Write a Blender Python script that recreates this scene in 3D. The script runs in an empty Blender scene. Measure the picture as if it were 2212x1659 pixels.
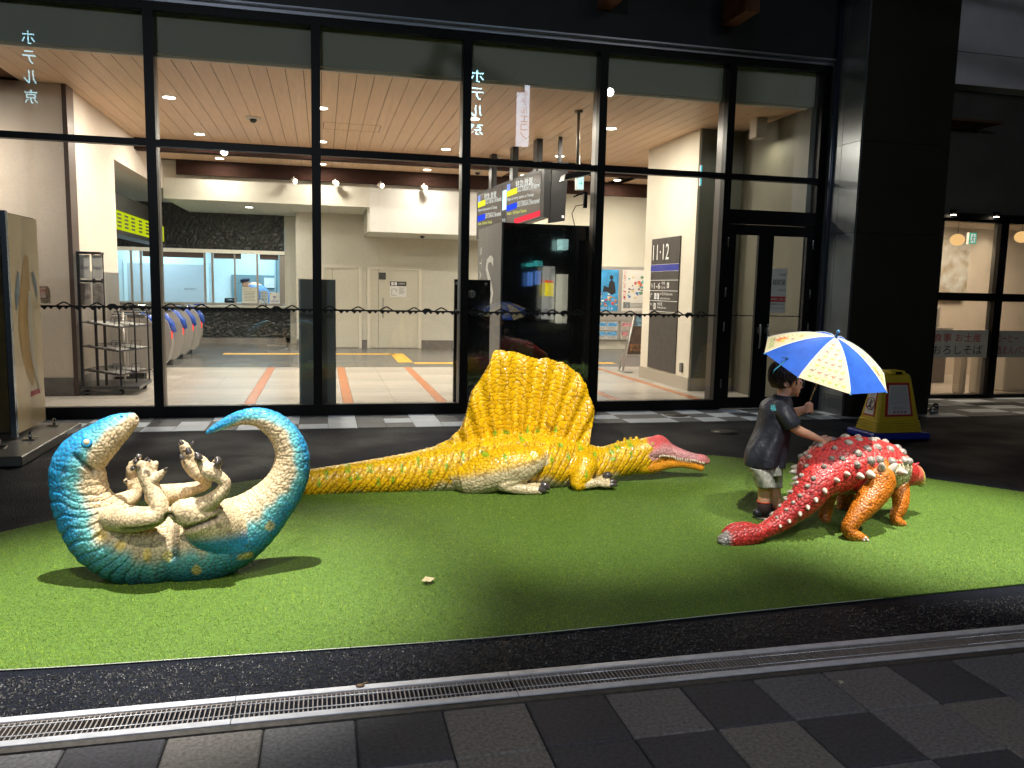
import bpy, math, random
import numpy as np
from mathutils import Vector, Matrix
random.seed(7); rng = np.random.RandomState(7)
S = bpy.context.scene
C = S.collection
PI = math.pi

# ------------------------------------------------------------------ camera
FOC, CX, CY, EYE = 1731.0, 1106.0, 829.5, 1.55
_p, _ya, _ro = -.11956, .23265, .0216
cp, sp, cw, sw, cr, sr = math.cos(_p), math.sin(_p), math.cos(_ya), math.sin(_ya), math.cos(_ro), math.sin(_ro)
FW = np.array([sw*cp, cw*cp, sp]); _rt = np.array([cw, -sw, 0.]); _u = np.cross(_rt, FW)
RT = cr*_rt + sr*_u; UP = -sr*_rt + cr*_u
cam = bpy.data.cameras.new('camera'); camo = bpy.data.objects.new('camera', cam); C.objects.link(camo)
cam.sensor_width = 36; cam.lens = 36*FOC/2212; cam.clip_start = .05; cam.clip_end = 500
M = Matrix.Identity(4)
for i in range(3):
    M[i][0] = RT[i]; M[i][1] = UP[i]; M[i][2] = -FW[i]
M[0][3], M[1][3], M[2][3] = 0, 0, EYE
camo.matrix_world = M
S.camera = camo

# ------------------------------------------------------------------ night sky, exposure
W = bpy.data.worlds.new('World'); S.world = W; W.use_nodes = True
nt = W.node_tree; bg = nt.nodes['Background']
sky = nt.nodes.new('ShaderNodeTexSky'); sky.sky_type = 'NISHITA'; sky.sun_disc = False
sky.sun_elevation = math.radians(-4); sky.sun_rotation = math.radians(200)
nt.links.new(sky.outputs[0], bg.inputs[0]); bg.inputs[1].default_value = .12
S.view_settings.view_transform = 'Standard'; S.view_settings.look = 'None'
S.view_settings.exposure = 0; S.view_settings.gamma = 1; S.view_settings.use_curve_mapping = False
cy = S.cycles
cy.use_denoising = True; cy.max_bounces = 8; cy.transparent_max_bounces = 16; cy.glossy_bounces = 4
cy.diffuse_bounces = 4; cy.sample_clamp_indirect = 4; cy.caustics_reflective = False; cy.caustics_refractive = False

def lamp(name, kind, loc, energy, color=(1, 1, 1), target=None, **kw):
    l = bpy.data.lights.new(name, kind); l.energy = energy; l.color = color
    for k, v in kw.items(): setattr(l, k, v)
    o = bpy.data.objects.new(name, l); C.objects.link(o); o.location = loc
    if target is not None:
        o.rotation_euler = (Vector(target)-Vector(loc)).to_track_quat('-Z', 'Y').to_euler()
    return o
# spot lamps standing over the sculptures (their housings and the pole are built further down)
SPOTS = [((-.9, .9, 4.6), (-.95, 4.1, .1), 700, 29), ((-.5, 3.6, 5.2), (-.75, 4.0, 0), 3300, 37), ((1.5, 1.9, 5.1), (1.7, 5.65, .2), 2500, 39), ((5.3, 2.0, 4.9), (4.35, 4.35, .05), 1500, 35), ((3.75, 3.7, 5.3), (4.05, 4.5, 0), 2900, 37)]
for (loc, tgt, e, ang) in SPOTS:
    lamp('spot_lamp', 'SPOT', loc, e, (1, .96, .88), tgt, spot_size=math.radians(ang), spot_blend=.85, shadow_soft_size=.05)

# ------------------------------------------------------------------ helpers
def ray(x, y): return RT*(x-CX) - UP*(y-CY) + FW*FOC
def at(x, y, Y): d = ray(x, y); return d*(Y/d[1]) + np.array([0, 0, EYE])       # a point of the photograph on the plane Y
def gr(x, y, z=0.): d = ray(x, y); return d*((z-EYE)/d[2]) + np.array([0, 0, EYE])  # ... on a level plane
def px(x, y, X): d = ray(x, y); return d*(X/d[0]) + np.array([0, 0, EYE])
def ppm(P): return FOC/float((np.array(P)-[0, 0, EYE])@FW)                      # pixels per metre at a point

_m = {}
def mat(name, col, rough=.5, metal=0, coat=0, emit=None, es=1, spec=.5, noise=0, nscale=8, bump=0, bscale=60, stretch=None, col2=None):
    if name in _m: return _m[name]
    m = bpy.data.materials.new(name); m.use_nodes = True; n = m.node_tree; b = n.nodes['Principled BSDF']
    b.inputs['Base Color'].default_value = (*col, 1); b.inputs['Roughness'].default_value = rough
    b.inputs['Metallic'].default_value = metal; b.inputs['Coat Weight'].default_value = coat; b.inputs['Coat Roughness'].default_value = .08
    b.inputs['Specular IOR Level'].default_value = spec
    if emit: b.inputs['Emission Color'].default_value = (*emit, 1); b.inputs['Emission Strength'].default_value = es
    if noise or bump or col2:
        tc = n.nodes.new('ShaderNodeTexCoord'); mp = n.nodes.new('ShaderNodeMapping'); n.links.new(tc.outputs['Object'], mp.inputs[0])
        if stretch: mp.inputs['Scale'].default_value = stretch
        oi = n.nodes.new('ShaderNodeObjectInfo'); va = n.nodes.new('ShaderNodeVectorMath'); va.operation = 'ADD'
        vs = n.nodes.new('ShaderNodeVectorMath'); vs.operation = 'SCALE'; vs.inputs[3].default_value = 1
        cb = n.nodes.new('ShaderNodeCombineXYZ'); mu = n.nodes.new('ShaderNodeMath'); mu.operation = 'MULTIPLY'; mu.inputs[1].default_value = 37
        n.links.new(oi.outputs['Random'], mu.inputs[0]); n.links.new(mu.outputs[0], cb.inputs[0]); n.links.new(mu.outputs[0], cb.inputs[1])
        n.links.new(mp.outputs[0], va.inputs[0]); n.links.new(cb.outputs[0], va.inputs[1])
    if noise or col2:
        t = n.nodes.new('ShaderNodeTexNoise'); t.inputs['Scale'].default_value = nscale; t.inputs['Detail'].default_value = 6
        n.links.new(va.outputs[0], t.inputs['Vector'])
        r = n.nodes.new('ShaderNodeValToRGB'); n.links.new(t.outputs[0], r.inputs[0])
        c2 = col2 if col2 else tuple(min(1, c*(1+noise)) for c in col)
        c1 = col if col2 else tuple(c*(1-noise) for c in col)
        r.color_ramp.elements[0].position = .33; r.color_ramp.elements[1].position = .67
        r.color_ramp.elements[0].color = (*c1, 1); r.color_ramp.elements[1].color = (*c2, 1)
        n.links.new(r.outputs[0], b.inputs['Base Color'])
    if bump:
        t = n.nodes.new('ShaderNodeTexNoise'); t.inputs['Scale'].default_value = bscale; t.inputs['Detail'].default_value = 4
        n.links.new(va.outputs[0], t.inputs['Vector'])
        bp = n.nodes.new('ShaderNodeBump'); bp.inputs['Strength'].default_value = bump; bp.inputs['Distance'].default_value = .01
        n.links.new(t.outputs[0], bp.inputs['Height']); n.links.new(bp.outputs[0], b.inputs['Normal'])
    _m[name] = m; return m
def emat(name, col, s):
    if name in _m: return _m[name]
    m = bpy.data.materials.new(name); m.use_nodes = True; n = m.node_tree; n.nodes.clear()
    e = n.nodes.new('ShaderNodeEmission'); e.inputs[0].default_value = (*col, 1); e.inputs[1].default_value = s
    o = n.nodes.new('ShaderNodeOutputMaterial'); n.links.new(e.outputs[0], o.inputs[0]); _m[name] = m; return m
def pane_mat(name, tint=(1, 1, 1), ior=1.65, haze=0, hazecol=(.8, .8, .8), drops=False):
    if name in _m: return _m[name]
    m = bpy.data.materials.new(name); m.use_nodes = True; n = m.node_tree; n.nodes.clear()
    tr = n.nodes.new('ShaderNodeBsdfTransparent'); tr.inputs[0].default_value = (*tint, 1)
    gl = n.nodes.new('ShaderNodeBsdfGlossy'); gl.inputs['Roughness'].default_value = .0
    gm = n.nodes.new('ShaderNodeNewGeometry'); dt = n.nodes.new('ShaderNodeVectorMath'); dt.operation = 'DOT_PRODUCT'; n.links.new(gm.outputs['Incoming'], dt.inputs[0]); n.links.new(gm.outputs['Normal'], dt.inputs[1])
    def mth(op, a, b_=None):     # Schlick's law, alike from both sides of the pane
        q = n.nodes.new('ShaderNodeMath'); q.operation = op
        for i_, x_ in enumerate((a, b_)):
            if x_ is None: continue
            if isinstance(x_, (int, float)): q.inputs[i_].default_value = x_
            else: n.links.new(x_, q.inputs[i_])
        return q.outputs[0]
    F0 = ((ior-1)/(ior+1))**2; om = mth('SUBTRACT', 1, mth('ABSOLUTE', dt.outputs['Value'])); fres = mth('ADD', mth('MULTIPLY', mth('POWER', om, 5), 1-F0), F0)
    mx = n.nodes.new('ShaderNodeMixShader'); o = n.nodes.new('ShaderNodeOutputMaterial')
    n.links.new(fres, mx.inputs[0]); n.links.new(tr.outputs[0], mx.inputs[1]); n.links.new(gl.outputs[0], mx.inputs[2])
    last = mx
    if haze:
        df = n.nodes.new('ShaderNodeBsdfDiffuse'); df.inputs[0].default_value = (*hazecol, 1); m2 = n.nodes.new('ShaderNodeMixShader')
        m2.inputs[0].default_value = haze; n.links.new(mx.outputs[0], m2.inputs[1]); n.links.new(df.outputs[0], m2.inputs[2]); last = m2
        if drops:   # fine streaks of rain on the pane
            tc = n.nodes.new('ShaderNodeTexCoord'); mp = n.nodes.new('ShaderNodeMapping'); mp.inputs['Scale'].default_value = (1, 1, .35)
            v = n.nodes.new('ShaderNodeTexNoise'); v.inputs['Scale'].default_value = 190; v.inputs['Detail'].default_value = 3
            r = n.nodes.new('ShaderNodeMapRange'); r.inputs[1].default_value = .57; r.inputs[2].default_value = .66; r.inputs[4].default_value = haze
            n.links.new(tc.outputs['Object'], mp.inputs[0]); n.links.new(mp.outputs[0], v.inputs['Vector']); n.links.new(v.outputs[0], r.inputs[0]); n.links.new(r.outputs[0], m2.inputs[0])
    n.links.new(last.outputs[0], o.inputs[0]); _m[name] = m; return m

class MB:
    def __init__(s): s.v = []; s.f = []; s.mi = []; s.sm = []
    def add(s, v, f, mi=0, sm=False):
        o = len(s.v); s.v += [tuple(map(float, p)) for p in v]; s.f += [tuple(i+o for i in q) for q in f]; s.mi += [mi]*len(f); s.sm += [sm]*len(f); return s
    def box(s, a, b, mi=0):
        x0, y0, z0 = a; x1, y1, z1 = b
        v = [(x0, y0, z0), (x1, y0, z0), (x1, y1, z0), (x0, y1, z0), (x0, y0, z1), (x1, y0, z1), (x1, y1, z1), (x0, y1, z1)]
        return s.add(v, [(0, 3, 2, 1), (4, 5, 6, 7), (0, 1, 5, 4), (1, 2, 6, 5), (2, 3, 7, 6), (3, 0, 4, 7)], mi)
    def bbox(s, a, b, r=.005, mi=0):   # box with bevelled edges
        x0, y0, z0 = a; x1, y1, z1 = b; v = []; 
        c = [(x0+r, y0+r), (x1-r, y0+r), (x1-r, y1-r), (x0+r, y1-r)]; o = [(x0, y0+r), (x0+r, y0), (x1-r, y0), (x1, y0+r), (x1, y1-r), (x1-r, y1), (x0+r, y1), (x0, y1-r)]
        v += [(p[0], p[1], z0) for p in c] + [(p[0], p[1], z0+r) for p in o] + [(p[0], p[1], z1-r) for p in o] + [(p[0], p[1], z1) for p in c]
        f = [(3, 2, 1, 0), (20, 21, 22, 23)]
        for i in range(8): j = (i+1) % 8; f.append((4+i, 4+j, 12+j, 12+i))
        m = [0, 0, 1, 1, 2, 2, 3, 3]
        for i in range(8):
            j = (i+1) % 8
            if m[i] == m[j]: f.append((m[i], 4+j, 4+i)); f.append((20+m[i], 12+i, 12+j))
            else: f.append((m[i], m[j], 4+j, 4+i)); f.append((20+m[j], 20+m[i], 12+i, 12+j))
        return s.add(v, f, mi)
    def quad(s, a, b, c, d, mi=0): return s.add([a, b, c, d], [(0, 1, 2, 3)], mi)
    def slab(s, pts, thick, mi=0):      # planar polygon given a thickness vector
        n = len(pts); t = np.array(thick); v = [np.array(p, float) for p in pts] + [np.array(p, float)+t for p in pts]
        return s.add(v, [tuple(range(n)), tuple(range(2*n-1, n-1, -1))] + [(i, n+i, n+(i+1) % n, (i+1) % n) for i in range(n)], mi)
    def tube(s, pts, r, n=8, mi=0, cap=True, sm=True):
        P = [Vector(p) for p in pts]; R = r if hasattr(r, '__len__') else [r]*len(P); o = []; v = []; f = []
        up = None
        for i, p in enumerate(P):
            t = (P[min(i+1, len(P)-1)] - P[max(i-1, 0)]).normalized()
            if up is None: up = t.orthogonal().normalized()
            up = (up - t*up.dot(t)).normalized(); w = t.cross(up)
            v += [p + (up*math.cos(2*PI*k/n) + w*math.sin(2*PI*k/n))*R[i] for k in range(n)]
        for i in range(len(P)-1):
            for k in range(n): f.append((i*n+k, i*n+(k+1) % n, (i+1)*n+(k+1) % n, (i+1)*n+k))
        if cap: f += [tuple(range(n-1, -1, -1)), tuple(range((len(P)-1)*n, len(P)*n))]
        return s.add(v, f, mi, sm)
    def lathe(s, prof, c=(0, 0, 0), n=16, mi=0, axis=(0, 0, 1)):
        A = Vector(axis).normalized(); U = A.orthogonal().normalized(); Wd = A.cross(U); c = Vector(c); v = []; f = []
        for r, h in prof: v += [c + A*h + (U*math.cos(2*PI*k/n) + Wd*math.sin(2*PI*k/n))*r for k in range(n)]
        for i in range(len(prof)-1):
            for k in range(n): f.append((i*n+k, i*n+(k+1) % n, (i+1)*n+(k+1) % n, (i+1)*n+k))
        f += [tuple(range(n-1, -1, -1)), tuple(range((len(prof)-1)*n, len(prof)*n))]
        return s.add(v, f, mi, True)
    def ball(s, c, r, n=10, mi=0, sc=(1, 1, 1)):
        v = []; f = []; c = np.array(c, float); m = n//2
        for i in range(1, m):
            a = PI*i/m
            for k in range(n): v.append(c + r*np.array(sc)*[math.sin(a)*math.cos(2*PI*k/n), math.sin(a)*math.sin(2*PI*k/n), math.cos(a)])
        v += [c + r*np.array(sc)*[0, 0, 1], c - r*np.array(sc)*[0, 0, 1]]; T = len(v)-2
        for i in range(m-2):
            for k in range(n): f.append((i*n+k, (i+1)*n+k, (i+1)*n+(k+1) % n, i*n+(k+1) % n))
        for k in range(n): f.append((T, k, (k+1) % n)); f.append((T+1, (m-2)*n+(k+1) % n, (m-2)*n+k))
        return s.add(v, f, mi, True)
    def mesh(s, name, mats):
        me = bpy.data.meshes.new(name); me.from_pydata(s.v, [], s.f)
        for q in (mats if isinstance(mats, (list, tuple)) else [mats]): me.materials.append(q)
        me.polygons.foreach_set('material_index', s.mi); me.polygons.foreach_set('use_smooth', s.sm); me.update(); return me
    def obj(s, name, mats, parent=None, **kw): return link(name, s.mesh(name, mats), parent, **kw)

def link(name, me, parent=None, label=None, cat=None, group=None, kind=None, loc=None):
    o = bpy.data.objects.new(name, me); C.objects.link(o)
    if parent is not None: o.parent = parent; o.matrix_parent_inverse = Matrix.Translation(parent.location).inverted() if parent.type == 'EMPTY' and parent.get('_w') else Matrix.Identity(4)
    if loc is not None: o.location = loc
    return tag(o, label, cat, group, kind)
def tag(o, label=None, cat=None, group=None, kind=None):
    for k, v in (('label', label), ('category', cat), ('group', group), ('kind', kind)):
        if v: o[k] = v
    return o
def thing(name, label, cat, group=None, loc=(0, 0, 0), world=True):     # Empty at the thing's base; children are given in world coordinates
    o = bpy.data.objects.new(name, None); C.objects.link(o); o.location = loc; o.empty_display_size = .1
    if world: o['_w'] = 1
    return tag(o, label, cat, group)
def dup(o, parent=None):
    c = o.copy(); C.objects.link(c)
    if parent is not None: c.parent = parent; c.matrix_parent_inverse = o.matrix_parent_inverse.copy()
    for ch in [q for q in list(C.objects) if q.parent == o]: dup(ch, c)
    return c
def text(body, org, w, h, xdir, updir, m, parent=None, name='lettering', depth=.0015, fit=True, gap=None):
    # printed or cut lettering: org = lower left corner, w x h the field it fills
    cu = bpy.data.curves.new('t', 'FONT'); cu.body = body; cu.size = 1; cu.resolution_u = 2
    if gap: cu.space_line = gap
    o = bpy.data.objects.new('t', cu); C.objects.link(o); dg = bpy.context.evaluated_depsgraph_get()
    me = bpy.data.meshes.new_from_object(o.evaluated_get(dg)); bpy.data.objects.remove(o); bpy.data.curves.remove(cu)
    n = len(me.vertices)
    if n == 0: return None
    a = np.empty(n*3); me.vertices.foreach_get('co', a); a = a.reshape(-1, 3); lo = a.min(0); hi = a.max(0)
    a = (a-lo); sx = w/(hi[0]-lo[0]); sy = h/(hi[1]-lo[1])
    X = Vector(xdir).normalized(); U = Vector(updir).normalized(); N = X.cross(U)
    out = np.outer(a[:, 0]*sx, X) + np.outer(a[:, 1]*sy, U) + np.array(org) + np.array(N)*depth
    me.vertices.foreach_set('co', out.ravel()); me.update(); me.materials.clear(); me.materials.append(m); me.name = name
    return link(name, me, parent)

BLK = mat('black_painted_aluminium', (.004, .004, .006), .4, spec=.2)
# ------------------------------------------------------------------ ground, pavement, drain
def ground_mat():
    m = bpy.data.materials.new('wet_asphalt'); m.use_nodes = True; n = m.node_tree; b = n.nodes['Principled BSDF']
    b.inputs['Specular IOR Level'].default_value = .12; tc = n.nodes.new('ShaderNodeTexCoord'); v = n.nodes.new('ShaderNodeTexVoronoi'); v.inputs['Scale'].default_value = 110; n.links.new(tc.outputs['Object'], v.inputs[0])
    t = n.nodes.new('ShaderNodeTexNoise'); t.inputs['Scale'].default_value = 1.1; t.inputs['Detail'].default_value = 6; n.links.new(tc.outputs['Object'], t.inputs[0])
    r = n.nodes.new('ShaderNodeValToRGB'); n.links.new(v.outputs['Color'], r.inputs[0]); r.color_ramp.elements[0].color = (.002, .003, .006, 1); r.color_ramp.elements[1].color = (.010, .012, .021, 1)
    n.links.new(r.outputs[0], b.inputs['Base Color'])
    q = n.nodes.new('ShaderNodeMapRange'); n.links.new(t.outputs[0], q.inputs[0]); q.inputs[1].default_value = .35; q.inputs[2].default_value = .65; q.inputs[3].default_value = .5; q.inputs[4].default_value = .8
    n.links.new(q.outputs[0], b.inputs['Roughness'])
    bp = n.nodes.new('ShaderNodeBump'); bp.inputs['Strength'].default_value = .9; bp.inputs['Distance'].default_value = .006; n.links.new(v.outputs['Distance'], bp.inputs['Height']); n.links.new(bp.outputs[0], b.inputs['Normal'])
    return m
MB().quad((-80, -80, -.02), (80, -80, -.02), (80, 80, -.02), (-80, 80, -.02)).obj('ground', ground_mat(), kind='structure')
# the forecourt's asphalt surface lies between the drain and the glass wall
asph = _m['asph'] = ground_mat()
MB().quad((-14, 3.015, -.003), (14, 3.015, -.003), (14, 8.75, -.003), (-14, 8.75, -.003)).obj('asphalt', asph, kind='structure')

# front pavement of dark square pavers
tint = {}
def paver(k, dark):
    return mat('paver_%s%d' % ('dark' if dark else 'light', k), (.042, .042, .05) if dark else ((.13, .123, .123), (.145, .134, .124), (.108, .108, .114))[k], .72, noise=.34, nscale=70, bump=.6, bscale=220)
pav = thing('pavement', None, None); pav['kind'] = 'structure'
pw = .315
darks = {(-3, 0), (0, 0), (2, 0), (4, 0), (7, 0), (-1, -1), (-2, -1), (2, -1), (3, -1), (5, -1), (9, -1), (11, -1), (1, -2), (0, -2), (3, -2), (6, -2), (8, -2), (11, -2)}
pm = {}
for j in range(0, -7, -1):
    for k in range(-7, 13):
        dark = ((k, j) in darks) if j > -3 else ((k*3+j*5) % 7 < 3)
        key = (dark, (k*7+j*3) % 3)
        if key not in pm:
            mb = MB().bbox((.003, .003, -.03), (pw-.003, .307, 0), .005); pm[key] = mb.mesh('paver', paver(key[1], dark))
        link('paver', pm[key], pav, loc=(.418-pw+k*pw, 2.455+j*.31, .0015*random.uniform(-1, 1)))
MB().quad((-4, -6, -.012), (6, -6, -.012), (6, 2.79, -.012), (-4, 2.79, -.012)).obj('pavement_bed', mat('joint_sand', (.01, .01, .01), .9), pav)

# drain grate: sections about a metre long, flat edges, cross bars, two rods
alu = mat('galvanised_steel', (.55, .56, .60), .38, .25, noise=.12, nscale=14, bump=.15, bscale=40)
alub = mat('grate_bar_steel', (.28, .25, .23), .5, .2, noise=.2, nscale=20)
bar_me = MB().box((-.0022, 0, -.03), (.0022, .118, -.002)).mesh('bar', alub)
def grate(x0, first, lab):
    g = thing('drain_grate', lab, 'drain grate', 'drain grate sections along the turf', (x0, 2.81, 0), world=False)
    L = 1.047
    for y in (0, .158):
        MB().bbox((.001, y+(.004 if y else 0), -.004), (L-.001, y+(.038 if y else .034), .004), .0015).obj('edge_flange', alu, g)
        MB().box((.001, y+(.032 if y == 0 else 0), -.035), (L-.001, y+(.04 if y == 0 else .008), -.0045)).obj('frame_rail', alub, g)
    for k in range(61):
        link('bar', bar_me, g, loc=(.008+k*L/61.2, .04, 0))
    for y in (.066, .132): MB().tube([(.002, y, -.0005), (L-.002, y, -.002)], .002, 6).obj('rod', alu, g)
    return g
for i, w in enumerate(['leftmost drain grate section, cut off by the left edge', 'drain grate section in front of the blue dinosaur', 'drain grate section with a withered leaf lying on it', 'drain grate section in front of the yellow dinosaur snout', 'drain grate section in front of the red club tail', 'drain grate section at the far right edge']):
    grate(-1.375+i*1.047, i, w)
MB().box((-7, 2.8, -.3), (8, 3.02, -.16)).obj('drain_channel', mat('channel_dark', (.008, .008, .008), .6), None, kind='structure')
MB().box((-7, 2.772, -.03), (8, 2.806, -.001)).obj('kerb', mat('kerb_concrete', (.05, .045, .04), .6, noise=.3, nscale=30, bump=.4), None, kind='structure')

# coarse wet chippings between drain and turf
def stones(x0, x1, y0, y1, n, s0, s1):
    v = []; f = []
    X = rng.uniform(x0, x1, n); Y = rng.uniform(y0, y1, n); Sz = rng.uniform(s0, s1, n)
    base = np.array([(1, 0, 0), (.3, .8, .1), (-.8, .5, 0), (-.7, -.6, 0), (.4, -.9, 0), (.1, 0, .7)])
    for i in range(n):
        a = rng.uniform(0, 6.28); R = np.array([[math.cos(a), -math.sin(a), 0], [math.sin(a), math.cos(a), 0], [0, 0, 1]])
        b = base*rng.uniform(.6, 1.2, (6, 3))*Sz[i]*[1, .55, .8]; b = b@R.T + [X[i], Y[i], -.004+rng.uniform(0, .004)]
        o = len(v); v += b.tolist(); f += [(o, o+1, o+5), (o+1, o+2, o+5), (o+2, o+3, o+5), (o+3, o+4, o+5), (o+4, o, o+5)]
    me = bpy.data.meshes.new('gravel'); me.from_pydata(v, [], f); me.materials.append(mat('wet_chippings', (.007, .007, .008), .5, noise=.5, nscale=60)); return me
link('gravel', stones(-1.6, 4.6, 3.015, 3.33, 11000, .004, .011), None, kind='stuff')

# artificial turf: a rounded island, a backing sheet and short blades
back = [(-1.92, 5.31), (-1.68, 5.55), (-1.25, 5.95), (-.72, 6.36), (-.1, 6.62), (.9, 6.9), (2., 7.02), (2.9, 7.0), (3.58, 6.86), (3.95, 6.6), (4.4, 6.28), (4.76, 5.98), (5.11, 5.62), (5.48, 5.18), (5.75, 4.7), (5.75, 4.1), (5.3, 3.7), (4.5, 3.53)]
front = [(3.72, 3.46), (2.8, 3.42), (1.97, 3.385), (1.3, 3.35), (.59, 3.33), (-.38, 3.355), (-1.25, 3.39), (-2.1, 3.5), (-2.7, 3.9), (-2.7, 4.5)]
TP = np.array(back+front)
def catmull(P, per=8, closed=False):
    P = [np.array(p, float) for p in P]; n = len(P); out = []
    for i in range(n if closed else n-1):
        g = (lambda k: P[k % n]) if closed else (lambda k: P[min(max(k, 0), n-1)])
        a, b, c, d = g(i-1), g(i), g(i+1), g(i+2)
        for t in np.arange(per)/per: out.append(.5*(2*b + (c-a)*t + (2*a-5*b+4*c-d)*t*t + (3*b-a-3*c+d)*t**3))
    if not closed: out.append(P[-1])
    return np.array(out)
TC = catmull(TP, 5, True)
turf_m = mat('turf_backing', (.06, .12, .010), .8, noise=.3, nscale=80)
MB().slab([(x, y, .0) for x, y in TC], (0, 0, .006)).obj('turf', turf_m, kind='structure')
MB().tube([(x, y, .004) for x, y in TC if y < 3.6 and -2.3 < x < 2.9], .002, 5).obj('turf_edging', mat('edge_strip', (.45, .45, .42), .3), kind='structure')
def inside(x, y):
    r = np.zeros(len(x), bool); n = len(TC); j = n-1
    for i in range(n):
        xi, yi = TC[i]; xj, yj = TC[j]
        if yi != yj: r ^= ((yi > y) != (yj > y)) & (x < (xj-xi)*(y-yi)/(yj-yi)+xi)
        j = i
    return r
def turf_blades(n=340000):
    x = rng.uniform(-2.4, 5.8, n*2); y = 3.3+(7.1-3.3)*rng.uniform(0, 1, n*2)**1.25
    k = inside(x, y) & (x < y*1.07+.35) & (x > -y*.42-.35); x = x[k][:n]; y = y[k][:n]; n = len(x)
    a = rng.uniform(0, 2*PI, n); w = rng.uniform(.0011, .0019, n); h = rng.uniform(.009, .0145, n); lx = rng.normal(0, .005, n)-.001; ly = rng.normal(0, .005, n)
    v = np.empty((n, 3, 3)); dx = np.cos(a)*w; dy = np.sin(a)*w
    v[:, 0] = np.stack([x-dx, y-dy, np.full(n, .004)], 1); v[:, 1] = np.stack([x+dx, y+dy, np.full(n, .004)], 1); v[:, 2] = np.stack([x+lx, y+ly, h], 1)
    me = bpy.data.meshes.new('artificial_grass'); me.vertices.add(n*3); me.vertices.foreach_set('co', v.ravel())
    me.loops.add(n*3); me.loops.foreach_set('vertex_index', np.arange(n*3)); me.polygons.add(n); me.polygons.foreach_set('loop_start', np.arange(0, n*3, 3)); me.update(calc_edges=True)
    c = np.clip(rng.uniform(0, .9, n)+.08*np.sin(x*2.1+1.3*np.sin(y*1.7))+.07*np.sin(y*5.3+x*3.1), 0, 1); at_ = me.attributes.new('tone', 'FLOAT', 'POINT'); at_.data.foreach_set('value', np.repeat(c, 3))
    m = bpy.data.materials.new('grass_blades'); m.use_nodes = True; q = m.node_tree; b = q.nodes['Principled BSDF']; b.inputs['Roughness'].default_value = .55; b.inputs['Specular IOR Level'].default_value = .2
    A = q.nodes.new('ShaderNodeAttribute'); A.attribute_name = 'tone'; r = q.nodes.new('ShaderNodeValToRGB'); q.links.new(A.outputs['Fac'], r.inputs[0]); q.links.new(r.outputs[0], b.inputs['Base Color'])
    r.color_ramp.elements[0].color = (.070, .145, .007, 1); r.color_ramp.elements[1].color = (.40, .48, .06, 1); e = r.color_ramp.elements.new(.55); e.color = (.185, .285, .014, 1)
    me.materials.append(m); return me
link('artificial_grass', turf_blades(), None, kind='stuff')

# band of light and dark granite pavers along the glass wall
band = thing('paving_band', None, None); band['kind'] = 'structure'
gl_ = mat('granite_light', (.52, .57, .64), .55, noise=.1, nscale=120, bump=.25, bscale=200)
gd_ = mat('granite_dark', (.015, .017, .022), .6, col2=(.13, .14, .16), nscale=170, bump=.3, bscale=200)
gb = {}
for m_, q in (('l', gl_), ('d', gd_)): gb[m_] = MB().bbox((.0015, .0015, -.03), (.3135, .2915, 0), .002).mesh('paver', q)
light = {(-1, 0), (0, 0), (0, 1), (0, 2), (2, 1), (3, 0), (3, 1), (3, 2), (4, 0), (11, 2), (10, 1), (11, 0), (12, 2), (12, 0), (13, 1), (14, 2), (-2, 2), (-2, 1), (-3, 1), (-3, 0), (-5, 0), (-6, 0), (-5, 1), (-7, 1), (-4, 2),
         (14, 0), (15, 1), (16, 2), (17, 1), (17, 0), (16, 0), (18, 2), (19, 0), (20, 1), (22, 0)}
for j in range(3):
    for k in range(-16, 24):
        l = (k, j) in light or (not -7 <= k <= 22 and (k*5+j*3) % 7 < 3)
        link('paver', gb['l' if l else 'd'], band, loc=(.045+k*.315, 8.75+j*.294, .001))
MB().box((-9, 9.63, -.03), (14, 10.3, .0)).obj('paver_edge', gd_, band)
sh = thing('paving_strip', None, None); sh['kind'] = 'structure'       # in front of the shop
for j in range(6):
    for k in range(0, 12):
        link('paver', gb['l' if (k+2*j+(j//2)) % 5 in (0, 1) else 'd'], sh, loc=(7.62+k*.315, 8.78+j*.294-.03, .003))

# two round covers let into the paving
cov = mat('cover_iron', (.02, .018, .016), .45, .5, bump=.5, bscale=120)
for x, y, r, lb in ((4.32, 9.24, .155, 'round iron cover in the light and dark granite band'), (4.36, 8.05, .15, 'round iron cover flush in the dark asphalt')):
    mc = thing('manhole_cover', lb, 'manhole cover', 'round iron covers in front of the glass wall', (x, y, 0))
    MB().lathe([(r, -.02), (r, .005), (r*.9, .0055), (r*.88, .003)], (x, y, 0), 32).obj('rim', cov, mc)
    MB().lathe([(r*.86, -.01), (r*.86, .0045), (r*.3, .0055)], (x, y, 0), 28).obj('lid', cov, mc)

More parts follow.
